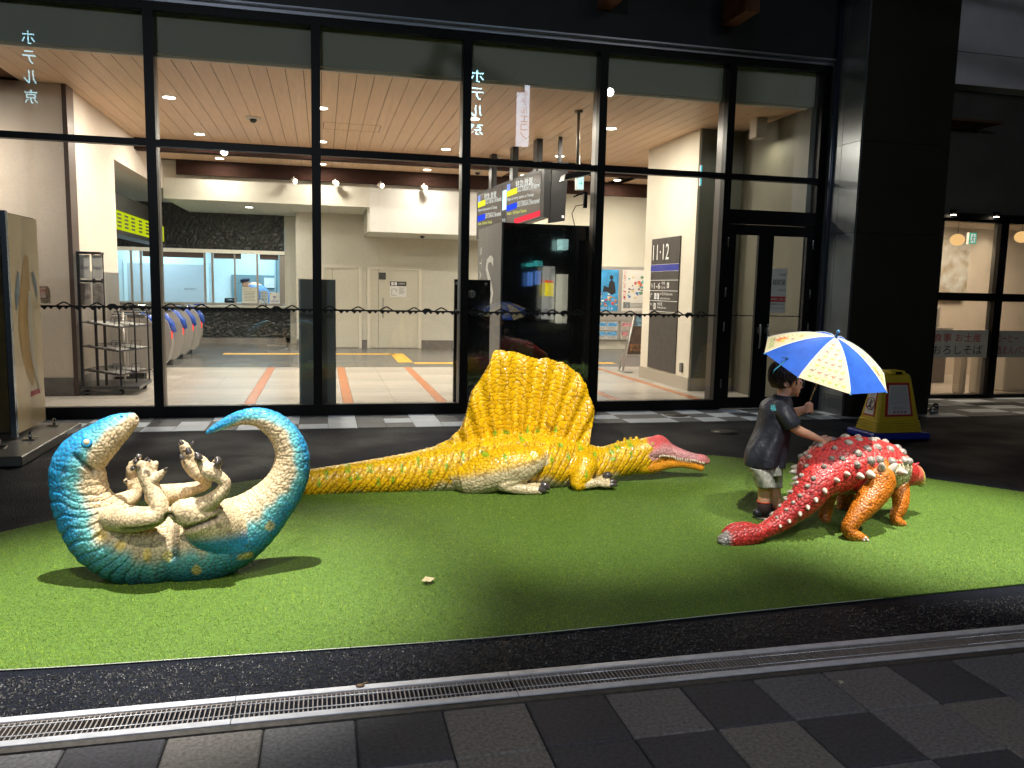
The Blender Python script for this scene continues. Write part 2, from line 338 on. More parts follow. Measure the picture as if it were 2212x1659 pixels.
# ------------------------------------------------------------------ glass wall
FY = 9.63
MX = [-5.3, -3.555, -1.81, -.065, 1.667, 3.357, 5.077, 6.42]
cw_ = thing('glass_wall', 'long black framed glass wall of the lit station hall', 'glass wall', None, (1.5, FY, 0))
fr_in = mat('mullion_bronze', (.10, .085, .075), .35, .3)
for i, x in enumerate(MX):
    MB().box((x-.05, FY, 0), (x+.05, FY+.11, 4.5)).box((x-.042, FY+.11, .02), (x+.042, FY+.27, 4.5), 1).obj('mullion', [BLK, fr_in], cw_)
pm_ = pane_mat('clear_pane', (.97, .985, .97), 1.6, .075, (.85, .85, .85), True)
pm_up = pane_mat('upper_pane', (.97, .985, .97), 1.6)
def rail(x0, x1, z0, z1, y0=FY+.003, y1=FY+.105): MB().box((x0+.05, y0, z0), (x1-.05, y1, z1)).obj('transom', BLK, cw_)
for i in range(len(MX)-1):
    a, b = MX[i], MX[i+1]; door = i == 6
    rail(a, b, 3.0, 3.07)
    rail(a, b, 4.42, 4.5)
    if door: rail(a, b, 2.44, 2.62)
    else: rail(a, b, .0, .13)
    for z0, z1 in ([(2.62, 3.0)] if door else [(.13, 3.0)])+[(3.07, 4.42)]:
        MB().box((a+.05, FY+.052, z0), (b-.05, FY+.058, z1)).obj('pane', pm_ if z0 == .13 and i < 5 else pm_up, cw_)
MB().box((-6, FY+.2, 4.02), (6.45, FY+.26, 4.5)).obj('spandrel_panel', mat('grey_blind', (.64, .61, .56), .8), cw_)
# zigzag safety strip printed on the panes
def decal(x0, x1):
    z = 1.25; v = []; f = []; mb = MB(); x = x0; y = FY+.049; k = 0
    mb.box((x0, y-.0012, z-.016), (x1, y, z+.004))
    while x < x1-.12:
        h = (.046, .028, .042, .024)[k % 4]; w = .15 if k % 2 else .18
        if k % 4 in (0, 2): mb.slab([(x, y-.0013, z), (x+w*.42, y-.0013, z+h), (x+w*.58, y-.0013, z+h), (x+w, y-.0013, z), (x+w*.86, y-.0013, z), (x+w*.5, y-.0013, z+h-.012), (x+w*.14, y-.0013, z)], (0, .001, 0))
        mb.slab([(x+.01, y-.0014, z-.015), (x+.045, y-.0014, z-.048), (x+.075, y-.0014, z-.015)], (0, .001, 0))
        mb.slab([(x+.085, y-.0014, z-.015), (x+.11, y-.0014, z-.04), (x+.135, y-.0014, z-.015)], (0, .001, 0))
        if k % 9 == 7: mb.slab([(x, y-.0016, z), (x+.04, y-.0016, z+.03), (x+.09, y-.0016, z+.03), (x+.13, y-.0016, z)], (0, .001, 0))
        x += w; k += 1
    mb.obj('safety_strip', mat('strip_print', (.01, .012, .014), .6), cw_)
for i in range(len(MX)-2): decal(MX[i]+.05, MX[i+1]-.05)
# double door at the right end
for (a, b, hx) in ((5.13, 5.68, 5.63), (5.68, 6.37, 5.74)):
    d = MB().box((a, FY+.01, .015), (a+.11, FY+.06, 2.43)).box((b-.11 if a < 5.5 else b-.09, FY+.01, .015), (b-.002, FY+.06, 2.43)).box((a+.11, FY+.012, .015), (b-.09, FY+.058, .16)).box((a+.11, FY+.012, 2.3), (b-.09, FY+.058, 2.43)).obj('door', BLK, cw_)
    MB().box((a+.11, FY+.03, .16), (b-.1, FY+.036, 2.3)).obj('pane', pm_up, d)
    MB().tube([(hx, FY-.04, .82), (hx, FY-.055, .86), (hx, FY-.055, 1.1), (hx, FY-.04, 1.14)], .012, 8).box((hx-.02, FY-.045, 1.02), (hx+.02, FY+.01, 1.1)).obj('handle', mat('door_steel', (.35, .34, .33), .3, .9), d)
mt_ = mat('strip_print', (.01, .012, .014), .6)
MB().box((5.25, FY+.026, 1.243), (5.56, FY+.029, 1.255)).box((5.8, FY+.026, 1.243), (6.26, FY+.029, 1.255)).obj('safety_strip', mt_, cw_)
for x in (5.12, 6.36):
    for z in (.35, 1.1, 1.55, 2.2): MB().tube([(x, FY-.008, z-.06), (x, FY-.008, z+.06)], .009, 6).obj('hinge', mat('door_steel', (.35, .34, .33), .3, .9), cw_)

# header and fascia above the glass, timber rafter ends
hd = thing('roof_fascia', 'dark metal fascia above the glass wall with a thin bright drip edge', 'fascia', None, (1.5, 9.4, 4.5))
MB().box((-9, 9.60, 4.5), (6.47, 9.9, 4.538)).box((-9, 9.51, 4.54), (6.47, 9.9, 4.558)).obj('drip_edge', mat('drip_metal', (.45, .47, .55), .3, .9), hd)
MB().box((-9, 9.535, 4.56), (6.47, 9.95, 6.4)).obj('fascia_panel', mat('fascia_dark', (.012, .013, .018), .5, noise=.2, nscale=3), hd)
wood_r = mat('rafter_timber', (.20, .075, .035), .55, noise=.35, nscale=9, stretch=(12, 1, 1), bump=.3)
for x in (0.0, 1.645, 3.29, 4.92):
    MB().bbox((x-.09, 8.95, 4.86 if x < 4 else 4.82), (x+.09, 9.53, 6.2), .006).obj('rafter_end', wood_r, hd)

# ------------------------------------------------------------------ dark clad column and the shop beside it
clad = mat('column_side_sheen', (.14, .155, .17), .28, .35, noise=.12, nscale=2)  # side paler than the front: greyish reflection put into the base colour
cladf = mat('column_front', (.02, .017, .013), .5, noise=.15, nscale=2)
co = thing('clad_column', 'tall dark metal clad column between station door and shop', 'column', None, (7.1, 9.2, 0))
for z0, z1 in ((.0, .24), (.245, 2.33), (2.335, 3.45), (3.455, 6.4)):
    MB().box((6.49, 8.96, z0), (6.515, 9.33, z1)).obj('cladding_panel', clad, co); MB().box((6.49, 9.335, z0), (6.515, 9.63, z1)).obj('cladding_panel', clad, co)
    MB().box((6.515, 8.95, z0), (7.78, 8.975, z1)).obj('cladding_panel', cladf, co)
MB().box((6.52, 8.98, 0), (7.77, 10.3, 6.4)).obj('core', mat('core_dark', (.02, .02, .02), .8), co)
MB().tube([(6.475, 9.5, 0), (6.475, 9.5, 6.4)], .03, 12).obj('downpipe', mat('pipe_blue', (.05, .065, .11), .3, .5), co)
for p, r in (((7.86, 8.93, .05), .05),): pass
fl = thing('floor_spotlight', 'small chrome spotlight on the paving at the foot of the dark column', 'spotlight', None, (7.9, 9.0, 0))
MB().tube([(7.82, 8.93, .05), (7.9, 8.99, .06)], .04, 12).obj('lamp_head', mat('chrome', (.5, .5, .5), .15, 1), fl)
MB().tube([(7.96, 9.02, 0), (7.96, 9.02, .1)], .035, 12).ball((7.96, 9.02, .11), .036, 10).obj('lamp_post', mat('chrome', (.5, .5, .5), .15, 1), fl)

shop = thing('restaurant', 'restaurant front right of the dark column with lit steamed windows', 'shop front', None, (10, 10.3, 0))
wl = mat('upper_wall_panel', (.75, .70, .76), .6, noise=.06, nscale=3, bump=.1)
wd = mat('shop_wall_dark', (.10, .095, .085), .7, noise=.1, nscale=3)
MB().box((7.7, 10.2, 5.05), (14, 10.5, 6.6)).obj('wall_panel', wl, shop); MB().box((7.7, 10.2, 4.62), (14, 10.5, 5.04)).obj('wall_panel', wl, shop)
MB().box((7.7, 10.42, 2.78), (14, 10.6, 4.615)).obj('wall', wd, shop); MB().box((7.7, 10.4, 0), (8.95, 10.6, 2.78)).obj('wall', wd, shop)
MB().box((7.6, 10.1, 4.57), (14, 10.41, 4.617)).obj('soffit_ledge', wl, shop)
MB().box((8.9, 10.3, 2.72), (14, 10.62, 2.8)).obj('window_head', BLK, shop)
sp_ = pane_mat('steamed_pane', (.9, .88, .84), 1.55, .22, (.75, .7, .62))
for (a, b) in ((8.96, 10.12), (10.12, 11.4), (11.4, 12.7)):
    w = MB().box((a, 10.36, -.0), (b, 10.5, .06)).box((a, 10.36, 2.68), (b, 10.5, 2.74)).box((a, 10.36, .06), (a+.07, 10.5, 2.68)).box((b-.07, 10.36, .06), (b, 10.5, 2.68)).box((a+.07, 10.365, 1.5), (b-.07, 10.495, 1.62)).obj('window', BLK, shop)
    MB().box((a+.07, 10.43, .06), (b-.07, 10.436, 1.5)).obj('pane', sp_, w); MB().box((a+.07, 10.43, 1.62), (b-.07, 10.436, 2.68)).obj('pane', sp_, w)
# film band with lettering on the lower panes
film = mat('white_film', (.62, .6, .55), .6); red = mat('red_print', (.45, .03, .03), .6); blk = mat('black_print', (.02, .02, .02), .6); wht = mat('white_print', (.8, .8, .8), .6)
MB().box((9.03, 10.424, .63), (10.05, 10.427, 1.05)).obj('film_band', film, shop); MB().box((10.19, 10.424, .63), (11.33, 10.427, 1.05)).obj('film_band', film, shop)
XD, ZD = (1, 0, 0), (0, 0, 1)
text('食事 お土産', (9.06, 10.422, .87), .86, .13, XD, ZD, red, shop); text('おろしそば', (9.06, 10.422, .68), .9, .14, XD, ZD, blk, shop)
text('コーヒー', (10.2, 10.422, .87), .42, .12, XD, ZD, red, shop); text('酒まんパン', (10.2, 10.422, .68), .6, .13, XD, ZD, red, shop)
# interior of the shop
sw = mat('shop_plaster', (.62, .52, .40), .8, noise=.06, nscale=2); sf = mat('shop_floor', (.4, .33, .26), .5)
MB().box((8.6, 13.6, 0), (14, 13.8, 2.9)).box((8.6, 10.6, 0), (8.75, 13.6, 2.9)).obj('inner_wall', sw, shop)
MB().box((8.75, 10.5, -.02), (14, 13.6, .01)).obj('inner_floor', sf, shop); MB().box((8.6, 10.5, 2.9), (14, 13.8, 3.0)).obj('inner_ceiling', sw, shop)
MB().box((9.6, 13.3, 1.6), (10.75, 13.6, 2.42)).obj('menu_board', mat('menu_grey', (.17, .15, .14), .7, noise=.3, nscale=6), shop)
MB().box((11.2, 13.5, 1.5), (12.4, 13.58, 2.7)).obj('picture', mat('mural', (.55, .55, .5), .7, col2=(.3, .22, .12), nscale=5), shop)
co_ = thing('shop_counter', 'dark brown counter behind the steamed shop window', 'counter', None, (10, 12.3, 0))
MB().box((8.8, 12.2, 0.02), (10.9, 12.7, .95)).obj('counter_front', mat('counter_brown', (.10, .075, .055), .6, noise=.3, nscale=8), co_); MB().box((8.78, 12.15, .951), (10.95, 12.75, 1.0)).obj('worktop', mat('worktop_steel', (.3, .28, .25), .4), co_)
for k, (x, w, h) in enumerate(((9.2, .3, .2), (9.62, .25, .3), (10.0, .35, .25), (10.5, .3, .38))): MB().bbox((x, 12.3, 1.0), (x+w, 12.55, 1.0+h), .02).obj('kitchen_box', mat('kit%d' % (k % 2), ((.2, .18, .16), (.4, .38, .35))[k % 2], .5), co_)
for x, lb in ((9.98, 'white standing case by the shop window post'), (10.3, 'pale standing case in the second shop window')):
    MB().bbox((x-.06, 10.75, .01), (x+.06, 10.95, .72), .03).obj('display_case', mat('case_white', (.6, .56, .5), .5), None, label=lb, cat='case')
MB().bbox((11.0, 11.0, .01), (12.2, 11.6, .6), .02).obj('low_cabinet', mat('cab_w', (.5, .48, .44), .5), None, label='low white cabinet low in the second shop window', cat='cabinet')
for (x, lb) in ((9.68, 'round glowing paper lantern left of the green exit sign'), (11.1, 'round glowing paper lantern at the right edge of the photo')):
    lx = at(2068 if x < 10 else 2207, 518 if x < 10 else 512, 11.2); x = lx[0]; l = thing('paper_lantern', lb, 'lantern', 'paper lanterns in the shop', (x, 11.2, lx[2])); MB().ball((x, 11.2, lx[2]), .11, 20, sc=(1, 1, .86)).obj('shade', emat('lantern_glow', (1, .62, .25), 1.9), l)
    MB().tube([(x, 11.2, lx[2]+.09), (x, 11.2, 2.9)], .004, 5).obj('cord', BLK, l)
def exit_sign(p, w, h, lb, face=(0, -1, 0)):
    e = thing('exit_sign', lb, 'exit sign', None, p); x, y, z = p
    MB().box((x, y, z), (x+w, y+.05, z+h)).obj('housing', mat('sign_case', (.7, .7, .7), .5), e)
    MB().box((x+.005, y-.004, z+.005), (x+w-.005, y-.001, z+h-.005)).obj('panel', emat('exit_green', (.0, .62, .42), 1.3), e)
    g = emat('exit_white', (.85, 1, .95), 1.4); q = MB(); s = h; X = x+w*.5; Y = y-.007
    q.slab([(x+w*.2, Y+.001, z+h*.12), (x+w*.2, Y+.001, z+h*.88), (x+w*.8, Y+.001, z+h*.88), (x+w*.8, Y+.001, z+h*.12)], (0, .001, 0)).obj('doorway_symbol', g, e)
    q = MB(); gg = emat('exit_fig', (0, .35, .25), 1)
    q.ball((X+.02*s, Y-.002, z+h*.75), h*.07, 8, sc=(1, .1, 1)); 
    for seg in (((.0, .66), (-.04, .42)), ((-.04, .42), (.1, .3)), ((.1, .3), (.06, .14)), ((-.04, .42), (-.12, .3)), ((-.12, .3), (-.26, .26)), ((0, .64), (-.16, .56)), ((0, .64), (.14, .54))):
        q.tube([(X+seg[0][0]*h, Y-.003, z+seg[0][1]*h), (X+seg[1][0]*h, Y-.003, z+seg[1][1]*h)], h*.035, 6)
    q.obj('running_figure', gg, e)
exit_sign((at(2092, 527, 11.5)[0], 11.5, at(2092, 527, 11.5)[2]), .15, .19, 'green exit sign beside the paper lantern in the shop')
for x, lb in ((9.07, 'small bright downlight above the shop window by the column'), (9.83, 'small bright downlight above the shop window mullion')):
    o = thing('window_spotlight', lb, 'spotlight', 'downlights above the shop window', (x, 10.25, 2.78)); MB().lathe([(.035, -.04), (.05, .0), (.05, .03)], (x, 10.25, 2.8), 14).obj('ring', BLK, o); MB().lathe([(.04, -.045), (.03, -.041)], (x, 10.25, 2.8), 12).obj('lens', emat('hot_lens', (1, .85, .6), 30), o)
    lamp('shop_downlight', 'SPOT', (x, 10.22, 2.73), 22, (1, .85, .6), (x, 9.9, 0), spot_size=1.6, spot_blend=.6, shadow_soft_size=.03)
lamp('shop_lamp', 'AREA', (9.9, 12.2, 2.85), 100, (1, .86, .66), (9.9, 12.2, 0), size=1.2); lamp('shop_lamp', 'AREA', (12.2, 12.2, 2.85), 100, (1, .9, .78), (12.2, 12.2, 0), size=1.2)
# ------------------------------------------------------------------ station hall behind the glass
CH = 4.0
ply = mat('hall_plaster', (.72, .63, .54), .75, noise=.03, nscale=2); plg = mat('hall_plaster_warm', (.62, .60, .52), .75, noise=.03, nscale=2)
skirt = mat('skirting_stone', (.17, .16, .155), .45, noise=.15, nscale=10)
def wall(name, a, b, m, **k): return MB().box(a, b).obj(name, m, **k, kind='structure')
wall('back_wall', (-.62, 20, 0), (9.5, 20.2, 4.0), plg)
wall('left_wall_front', (-7, 11.6, 0), (-3.22, 11.9, 4.0), ply); wall('left_wall_side', (-3.4, 11.9, 0), (-3.18, 14.0, 4.0), ply)
wall('left_wall_top', (-3.4, 14.0, 3.42), (-3.18, 21.3, 4.0), ply)
MB().box((-3.22, 11.585, 0), (-3.165, 11.89, 4.0)).obj('corner_trim', mat('corner_bronze', (.09, .06, .05), .4), kind='structure')
MB().box((-3.179, 11.9, 0), (-3.172, 14.0, 1.65)).obj('metal_wall_guard', mat('brushed_steel', (.42, .38, .34), .38, .8, noise=.15, nscale=3, stretch=(1, 1, .2)), kind='structure')
MB().box((-7, 11.585, 0), (-3.225, 11.6, .24)).box((-3.178, 11.9, 0), (-3.165, 14.0, .24)).box((-.62, 19.985, 0), (-.02, 20, .2)).box((.86, 19.985, 0), (1.05, 20, .2)).box((2.38, 19.985, 0), (6, 20, .2)).obj('skirting', skirt, kind='structure')
wall('counter_return_wall', (-.62, 20.2, 0), (-.5, 23.9, 3.7), plg); wall('counter_wall', (-.94, 21.3, 0), (-.62, 21.5, 3.7), plg)
wall('gate_corridor_wall', (-9, 22, 0), (-7.6, 11.9, 3.42), ply); wall('gate_corridor_ceiling', (-9, 14, 3.43), (-3.4, 21.3, 3.5), mat('white_soffit', (.72, .74, .66), .7))
wall('bulkhead', (1.0, 18.0, 2.70), (4.2, 18.1, 4.0), mat('bulkhead_white', (.66, .65, .62), .7)); wall('bulkhead_left', (-3.18, 18.0, 3.22), (1.0, 18.1, 4.0), plg)
wall('bulkhead_cheek', (4.2, 18.0, 2.70), (4.25, 20, 4.0), plg); wall('bulkhead_step', (.96, 18.1, 2.70), (1.0, 20, 3.22), plg)
sof = thing('soffit', None, None); sof['kind'] = 'structure'; sm_ = mat('white_soffit', (.72, .74, .66), .7)
for k in range(2): MB().box((1.005+k*1.6, 18.1, 2.702), (1.005+k*1.6+1.594, 20, 2.72)).obj('soffit_panel', sm_, sof)
for k in range(5): MB().box((-3.17+k*.826, 18.1, 3.222), (-3.17+k*.826+.82, 21.3, 3.24)).obj('soffit_panel', sm_, sof)
# pillar with the way-finding panel, side lobby on the right
wall('sign_pillar', (5.57, 11.52, 0), (6.3, 13.5, 4.0), mat('pillar_plaster', (.70, .65, .54), .7, noise=.05, nscale=2))
wall('pillar_front', (5.6, 11.5, 0), (6.3, 11.515, 4.0), mat('pillar_shade', (.13, .14, .125), .5, noise=.08, nscale=2))  # dark slab over the cream pillar: its unlit front put into the colour
wall('lobby_wall', (6.3, 9.76, 0), (6.5, 11.5, 4.0), mat('lobby_olive', (.14, .135, .10), .6, noise=.1, nscale=2))
MB().box((5.555, 11.505, 0), (5.57, 13.5, .2)).box((5.595, 11.49, 0), (6.3, 11.5, .2)).obj('skirting', mat('skirting_beige', (.38, .34, .28), .5), kind='structure')
wall('hall_right_wall', (9.4, 13.5, 0), (9.5, 20, 4), ply)
wall('hall_right_front', (6.3, 13.4, 0), (9.5, 13.5, 4), ply)
# plank ceiling, each plank an object
cei = thing('ceiling', None, None); cei['kind'] = 'structure'
pk = mat('ceiling_plank', (.84, .60, .41), .42, noise=.06, nscale=4, stretch=(6, .4, 1)); cw = .205
pm1 = MB().box((.003, 9.93, 0), (cw-.004, 15.42, .02)).mesh('plank', pk); pm2 = MB().box((.003, 15.72, 0), (cw-.004, 17.86, .02)).mesh('plank', pk)
for k in range(-18, 20):
    link('plank', pm1, cei, loc=(k*cw, 0, CH)); 
    if k < 19: link('plank', pm2, cei, loc=(k*cw, 0, CH))
for k in range(20, 33): link('plank', pm1 if k < 31 else pm2, cei, loc=(k*cw, 0, CH))
MB().box((-7.5, 9.93, CH+.03), (9.5, 20, CH+.06)).obj('ceiling_backing', mat('groove_brown', (.12, .05, .025), .9), cei)
MB().box((-7.5, 9.86, CH-.01), (6.4, 9.925, CH+.03)).obj('edge_trim', mat('edge_cream', (.75, .66, .55), .5), cei)
for k in range(20, 46): link('plank', pm2, cei, loc=(k*cw, 0, CH)) if k < 45 else None
wb = mat('beam_timber', (.028, .011, .007), .8, spec=.15, noise=.35, nscale=7, stretch=(1, 10, 10), bump=.2)
MB().box((-3.18, 15.44, 3.81), (9.4, 15.70, 4.03)).obj('ceiling_beam', wb, kind='structure'); MB().box((-2.9, 17.88, 3.71), (9.4, 17.995, 4.03)).obj('ceiling_beam', wb, kind='structure')
# access hatch outline in the ceiling
MB().box((.02, 12.96, 3.9985), (.9, 12.97, 3.9995)).box((.02, 13.5, 3.9985), (.9, 13.51, 3.9995)).box((.02, 12.97, 3.9985), (.03, 13.5, 3.9995)).box((.89, 12.97, 3.9985), (.9, 13.5, 3.9995)).obj('hatch_frame', mat('groove_brown', (.12, .05, .025), .9), cei)

# floor tiles
flo = thing('floor', None, None); flo['kind'] = 'structure'
ft = [mat('floor_tile%d' % i, ((.46, .42, .37), (.42, .385, .345), (.49, .45, .40))[i], .26, noise=.09, nscale=3, stretch=(.5, 5, 1)) for i in range(3)]
fd = [mat('floor_dark%d' % i, ((.13, .13, .13), (.15, .148, .145))[i], .25, noise=.12, nscale=3, stretch=(.5, 4, 1)) for i in range(2)]
fo = mat('floor_strip', (.48, .19, .09), .3, noise=.1, nscale=6)
SX = [-.93+1.245*k for k in range(-4, 8)]
tl = [MB().box((.0015, .0015, -.02), (.5535, .4485, 0)).mesh('floor_tile', ft[i]) for i in range(3)]; td = [MB().box((.0015, .0015, -.02), (.619, .618, 0)).mesh('floor_tile', fd[i]) for i in range(2)]
ts = MB().box((.0015, .0015, -.02), (.1335, .8985, 0)).mesh('floor_strip', fo); ts2 = MB().box((.0015, .0015, -.02), (.1335, .8985, 0)).mesh('floor_tile', ft[0])
for s in SX:
    for j in range(12):
        y = 9.9+j*.45
        for q in (0, 1): link('floor_tile', tl[(j*5+q*3+int(s*7)) % 3], flo, loc=(s+.0675+q*.555, y, 0))
        if j % 2 == 0: link('floor_strip' if s > -1 else 'floor_tile', ts if s > -1 else ts2, flo, loc=(s-.0675, y, .0005))
for i in range(-8, 14):
    for j in range(10): link('floor_tile', td[(i*3+j*5) % 2], flo, loc=(i*.6225, 15.3+j*.6225, 0))
MB().box((-7.5, 9.75, -.03), (9.5, 22.5, -.021)).obj('floor_bed', mat('floor_grout', (.2, .17, .14), .8), flo)
tac = thing('tactile_paving', 'yellow tactile guide tiles stepping across the dark station floor', 'tactile paving', None, (0, 17, 0)); ym = mat('tactile_yellow', (.78, .47, .08), .5)
tme = {}
def tac_tile(x, y):
    mb = MB().bbox((x, y, 0), (x+.3, y+.3, .004), .001)
    for a in range(4): mb.box((x+.03+a*.07, y+.03, .004), (x+.05+a*.07, y+.27, .008))
    mb.obj('tactile_tile', ym, tac)
for k in range(12): tac_tile(-2.1+k*.305, 18.05)
for j in range(7): tac_tile(1.47, 18.05-j*.305)
for k in range(14): tac_tile(1.78+k*.305, 15.92)

# doors in the back wall
def sliding_door(x0, x1, z1, lab, handle=True):
    d = thing('service_door', lab, 'door', None, ((x0+x1)/2, 20, 0)); w = mat('door_cream', (.60, .57, .47), .5, noise=.02, nscale=2); fr = mat('door_frame_cream', (.7, .66, .56), .5)
    MB().box((x0-.08, 19.94, 0), (x0, 20, z1+.08)).box((x1, 19.94, 0), (x1+.08, 20, z1+.08)).box((x0, 19.94, z1), (x1, 20, z1+.08)).obj('frame', fr, d)
    MB().box((x0+.004, 19.97, .012), (x1-.004, 19.99, z1-.004)).obj('panel', w, d)
    MB().box((x0+.19, 19.9675, .012), (x0+.196, 19.9695, z1-.01)).obj('seam', BLK, d)
    if handle: MB().tube([(x0+.3, 19.96, .75), (x0+.3, 19.9, .78), (x0+.3, 19.9, 1.2), (x0+.3, 19.96, 1.23)], .012, 8).obj('handle', mat('door_steel', (.35, .34, .33), .3, .9), d)
    return d
sliding_door(0.03, .84, 1.93, 'plain cream door behind the grey standing panel', False)
d2 = sliding_door(1.13, 2.3, 1.92, 'cream sliding door with a black and white notice and long handle')
MB().box((1.33, 19.95, 1.68), (1.5, 19.966, 1.85)).obj('sign_plate', mat('plate_dark', (.05, .05, .045), .4, noise=.6, nscale=40), d2)
nt_ = MB().box((1.6, 19.952, 1.26), (2.0, 19.9665, 1.64)).obj('notice', mat('paper', (.75, .75, .72), .7), d2)
MB().box((1.6, 19.95, 1.53), (2.0, 19.9515, 1.64)).obj('notice_header', blk, nt_); text('多目的室', (1.8, 19.949, 1.565), .17, .05, XD, ZD, wht, nt_)
MB().box((1.63, 19.9505, 1.545), (1.69, 19.9515-.002, 1.625)).box((1.71, 19.9505, 1.545), (1.77, 19.9495, 1.625)).obj('pictogram', wht, nt_)
MB().box((1.64, 19.95, 1.3), (1.76, 19.9515, 1.308)).box((1.64, 19.95, 1.308), (1.648, 19.9515, 1.46)).box((1.648, 19.95, 1.452), (1.76, 19.9515, 1.46)).box((1.752, 19.95, 1.38), (1.76, 19.9515, 1.452)).obj('floor_plan', blk, nt_)
for k in range(6): MB().box((1.82, 19.95, 1.48-k*.028), (1.97-.02*(k % 3), 19.9515, 1.49-k*.028)).obj('text_line', mat('grey_print', (.25, .25, .25), .6), nt_)

# poster frames on the back wall
def poster_frame(x0, x1, lab):
    f = thing('poster_case', lab, 'poster case', 'poster cases on the far wall', ((x0+x1)/2, 19.98, .8)); al = mat('case_silver', (.55, .55, .55), .35, .6)
    MB().box((x0, 19.95, .75), (x1, 19.995, 2.15)).obj('frame', al, f); return f
skyb = mat('poster_blue', (.05, .30, .62), .5, noise=.25, nscale=6)
f1 = poster_frame(6.9, 7.58, 'blue travel poster in a silver case left of the advertising stand'); p = MB().box((6.95, 19.94, 1.0), (7.53, 19.949, 2.07)).obj('poster', skyb, f1)
MB().ball((7.33, 19.935, 1.87), .055, 10, sc=(1, .05, 1.1)).slab([(7.24, 19.936, 1.5), (7.27, 19.936, 1.75), (7.33, 19.936, 1.82), (7.42, 19.936, 1.74), (7.46, 19.936, 1.48), (7.35, 19.936, 1.42)], (0, .002, 0)).slab([(7.1, 19.936, 1.5), (7.13, 19.936, 1.66), (7.27, 19.936, 1.6), (7.24, 19.936, 1.5)], (0, .002, 0)).obj('printed_figure', mat('print_black', (.02, .02, .025), .6), p)
for k in range(26): MB().ball((7.0+.5*rng.rand(), 19.934, 1.14+.3*rng.rand()*(1-.0)), .022+.03*rng.rand(), 8, sc=(1, .04, .6)).obj('printed_dish', mat('dish%d' % (k % 5), ((.6, .1, .08), (.75, .55, .2), (.8, .8, .75), (.1, .35, .15), (.55, .3, .15))[k % 5], .6), p)
text('ERポイント', (7.0, 19.934, 1.03), .4, .075, XD, ZD, wht, p); MB().ball((7.06, 19.933, 1.45), .045, 12, sc=(1, .05, 1)).obj('round_mark', mat('mark_blue', (.03, .1, .5), .5), p); text('P', (7.045, 19.929, 1.425), .03, .05, XD, ZD, wht, p)
f2 = poster_frame(7.58, 8.3, 'white festival poster with red lettering in a silver case'); p = MB().box((7.64, 19.94, 1.0), (8.26, 19.949, 2.08)).obj('poster', mat('poster_white', (.75, .73, .7), .6), f2)
for i, ch in enumerate('いらっしゃーい!'): text(ch, (7.67, 19.934, 1.98-i*.095), .07 if ch not in 'っゃ' else .05, .08 if ch not in 'ー' else .02, XD, ZD, mat('poster_red', (.6, .02, .03), .6), p)
for k in range(34): MB().ball((7.8+.42*rng.rand(), 19.936, 1.35+.55*rng.rand()), .02+.035*rng.rand(), 8, sc=(1, .04, .8)).obj('printed_shape', mat('shape%d' % (k % 6), ((.1, .2, .5), (.1, .45, .5), (.7, .15, .1), (.15, .3, .2), (.3, .25, .3), (.75, .6, .3))[k % 6], .6), p)
MB().box((7.68, 19.935, 1.08), (7.88, 19.939, 1.24)).obj('printed_photo', mat('photo_grey', (.2, .22, .24), .6, noise=.5, nscale=20), p)
for k in range(4): MB().box((7.9, 19.935, 1.2-k*.035), (8.22, 19.938, 1.215-k*.035)).obj('text_line', mat('grey_print', (.25, .25, .25), .6), p)
# flyers in the racks below
fcol = ((.1, .35, .7), (.75, .76, .78), (.6, .25, .3), (.75, .66, .6))
for (x0, nx, lab, t) in ((6.92, 2, 'rack of blue and white flyers under the blue poster', 0), (7.64, 3, 'rack of pink and white flyers under the festival poster', 2)):
    f = thing('flyer_rack', lab, 'flyer rack', 'flyer racks on the far wall', (x0, 19.98, .2)); MB().box((x0-.02, 19.95, .24), (x0+.66, 19.995, .74)).obj('back_panel', mat('case_silver', (.55, .55, .55), .35, .6), f)
    for r in range(2):
        for c in range(nx):
            a = x0+.02+c*(.62/nx); w = .6/nx-.02; z = .5-r*.24
            q = MB().box((a, 19.93, z), (a+w, 19.94, z+.2)).obj('flyer', mat('flyer_w%d' % t, fcol[t+1], .6), f); MB().box((a+.004, 19.925, z+.1), (a+w-.004, 19.929, z+.195)).obj('flyer_picture', mat('flyer_p%d' % t, fcol[t], .6, noise=.5, nscale=18), q)
            for k in range(3): MB().box((a+.02, 19.926, z+.02+k*.025), (a+w-.03, 19.929, z+.03+k*.025)).obj('text_line', mat('grey_print', (.25, .25, .25), .6), q)
            MB().box((a-.005, 19.92, z-.01), (a+w+.005, 19.95, z-.002)).obj('ledge', mat('case_silver', (.55, .55, .55), .35, .6), f)
a = thing('advertising_stand', 'folding advertising stand half hidden behind the sign pillar', 'advertising stand', None, (5.9, 14.5, 0)); ssl = mat('stand_silver', (.5, .5, .5), .3, .7)
MB().tube([(5.55, 14.3, .02), (5.78, 14.35, 1.13)], .018, 6).tube([(6.15, 14.3, .02), (6.0, 14.35, 1.13)], .018, 6).tube([(5.55, 14.5, .02), (5.8, 14.37, 1.13)], .014, 6).box((5.6, 14.3, .3), (6.1, 14.325, .34)).bbox((5.53, 14.15, 0), (5.7, 14.6, .03), .01).bbox((6.08, 14.15, 0), (6.22, 14.6, .03), .01).obj('legs', ssl, a)
b_ = MB().slab([(5.63, 14.3, .34), (6.1, 14.3, .34), (5.99, 14.345, 1.1), (5.8, 14.345, 1.1)], (0, .012, 0)).obj('board', mat('board_brown', (.10, .07, .06), .5, noise=.4, nscale=9), a)
MB().slab([(5.74, 14.335, .82), (6.05, 14.335, .82), (6.0, 14.338, 1.06), (5.8, 14.338, 1.06)], (0, -.004, 0)).obj('printed_photo', mat('aframe_p', (.2, .35, .5), .5, noise=.6, nscale=12), b_)
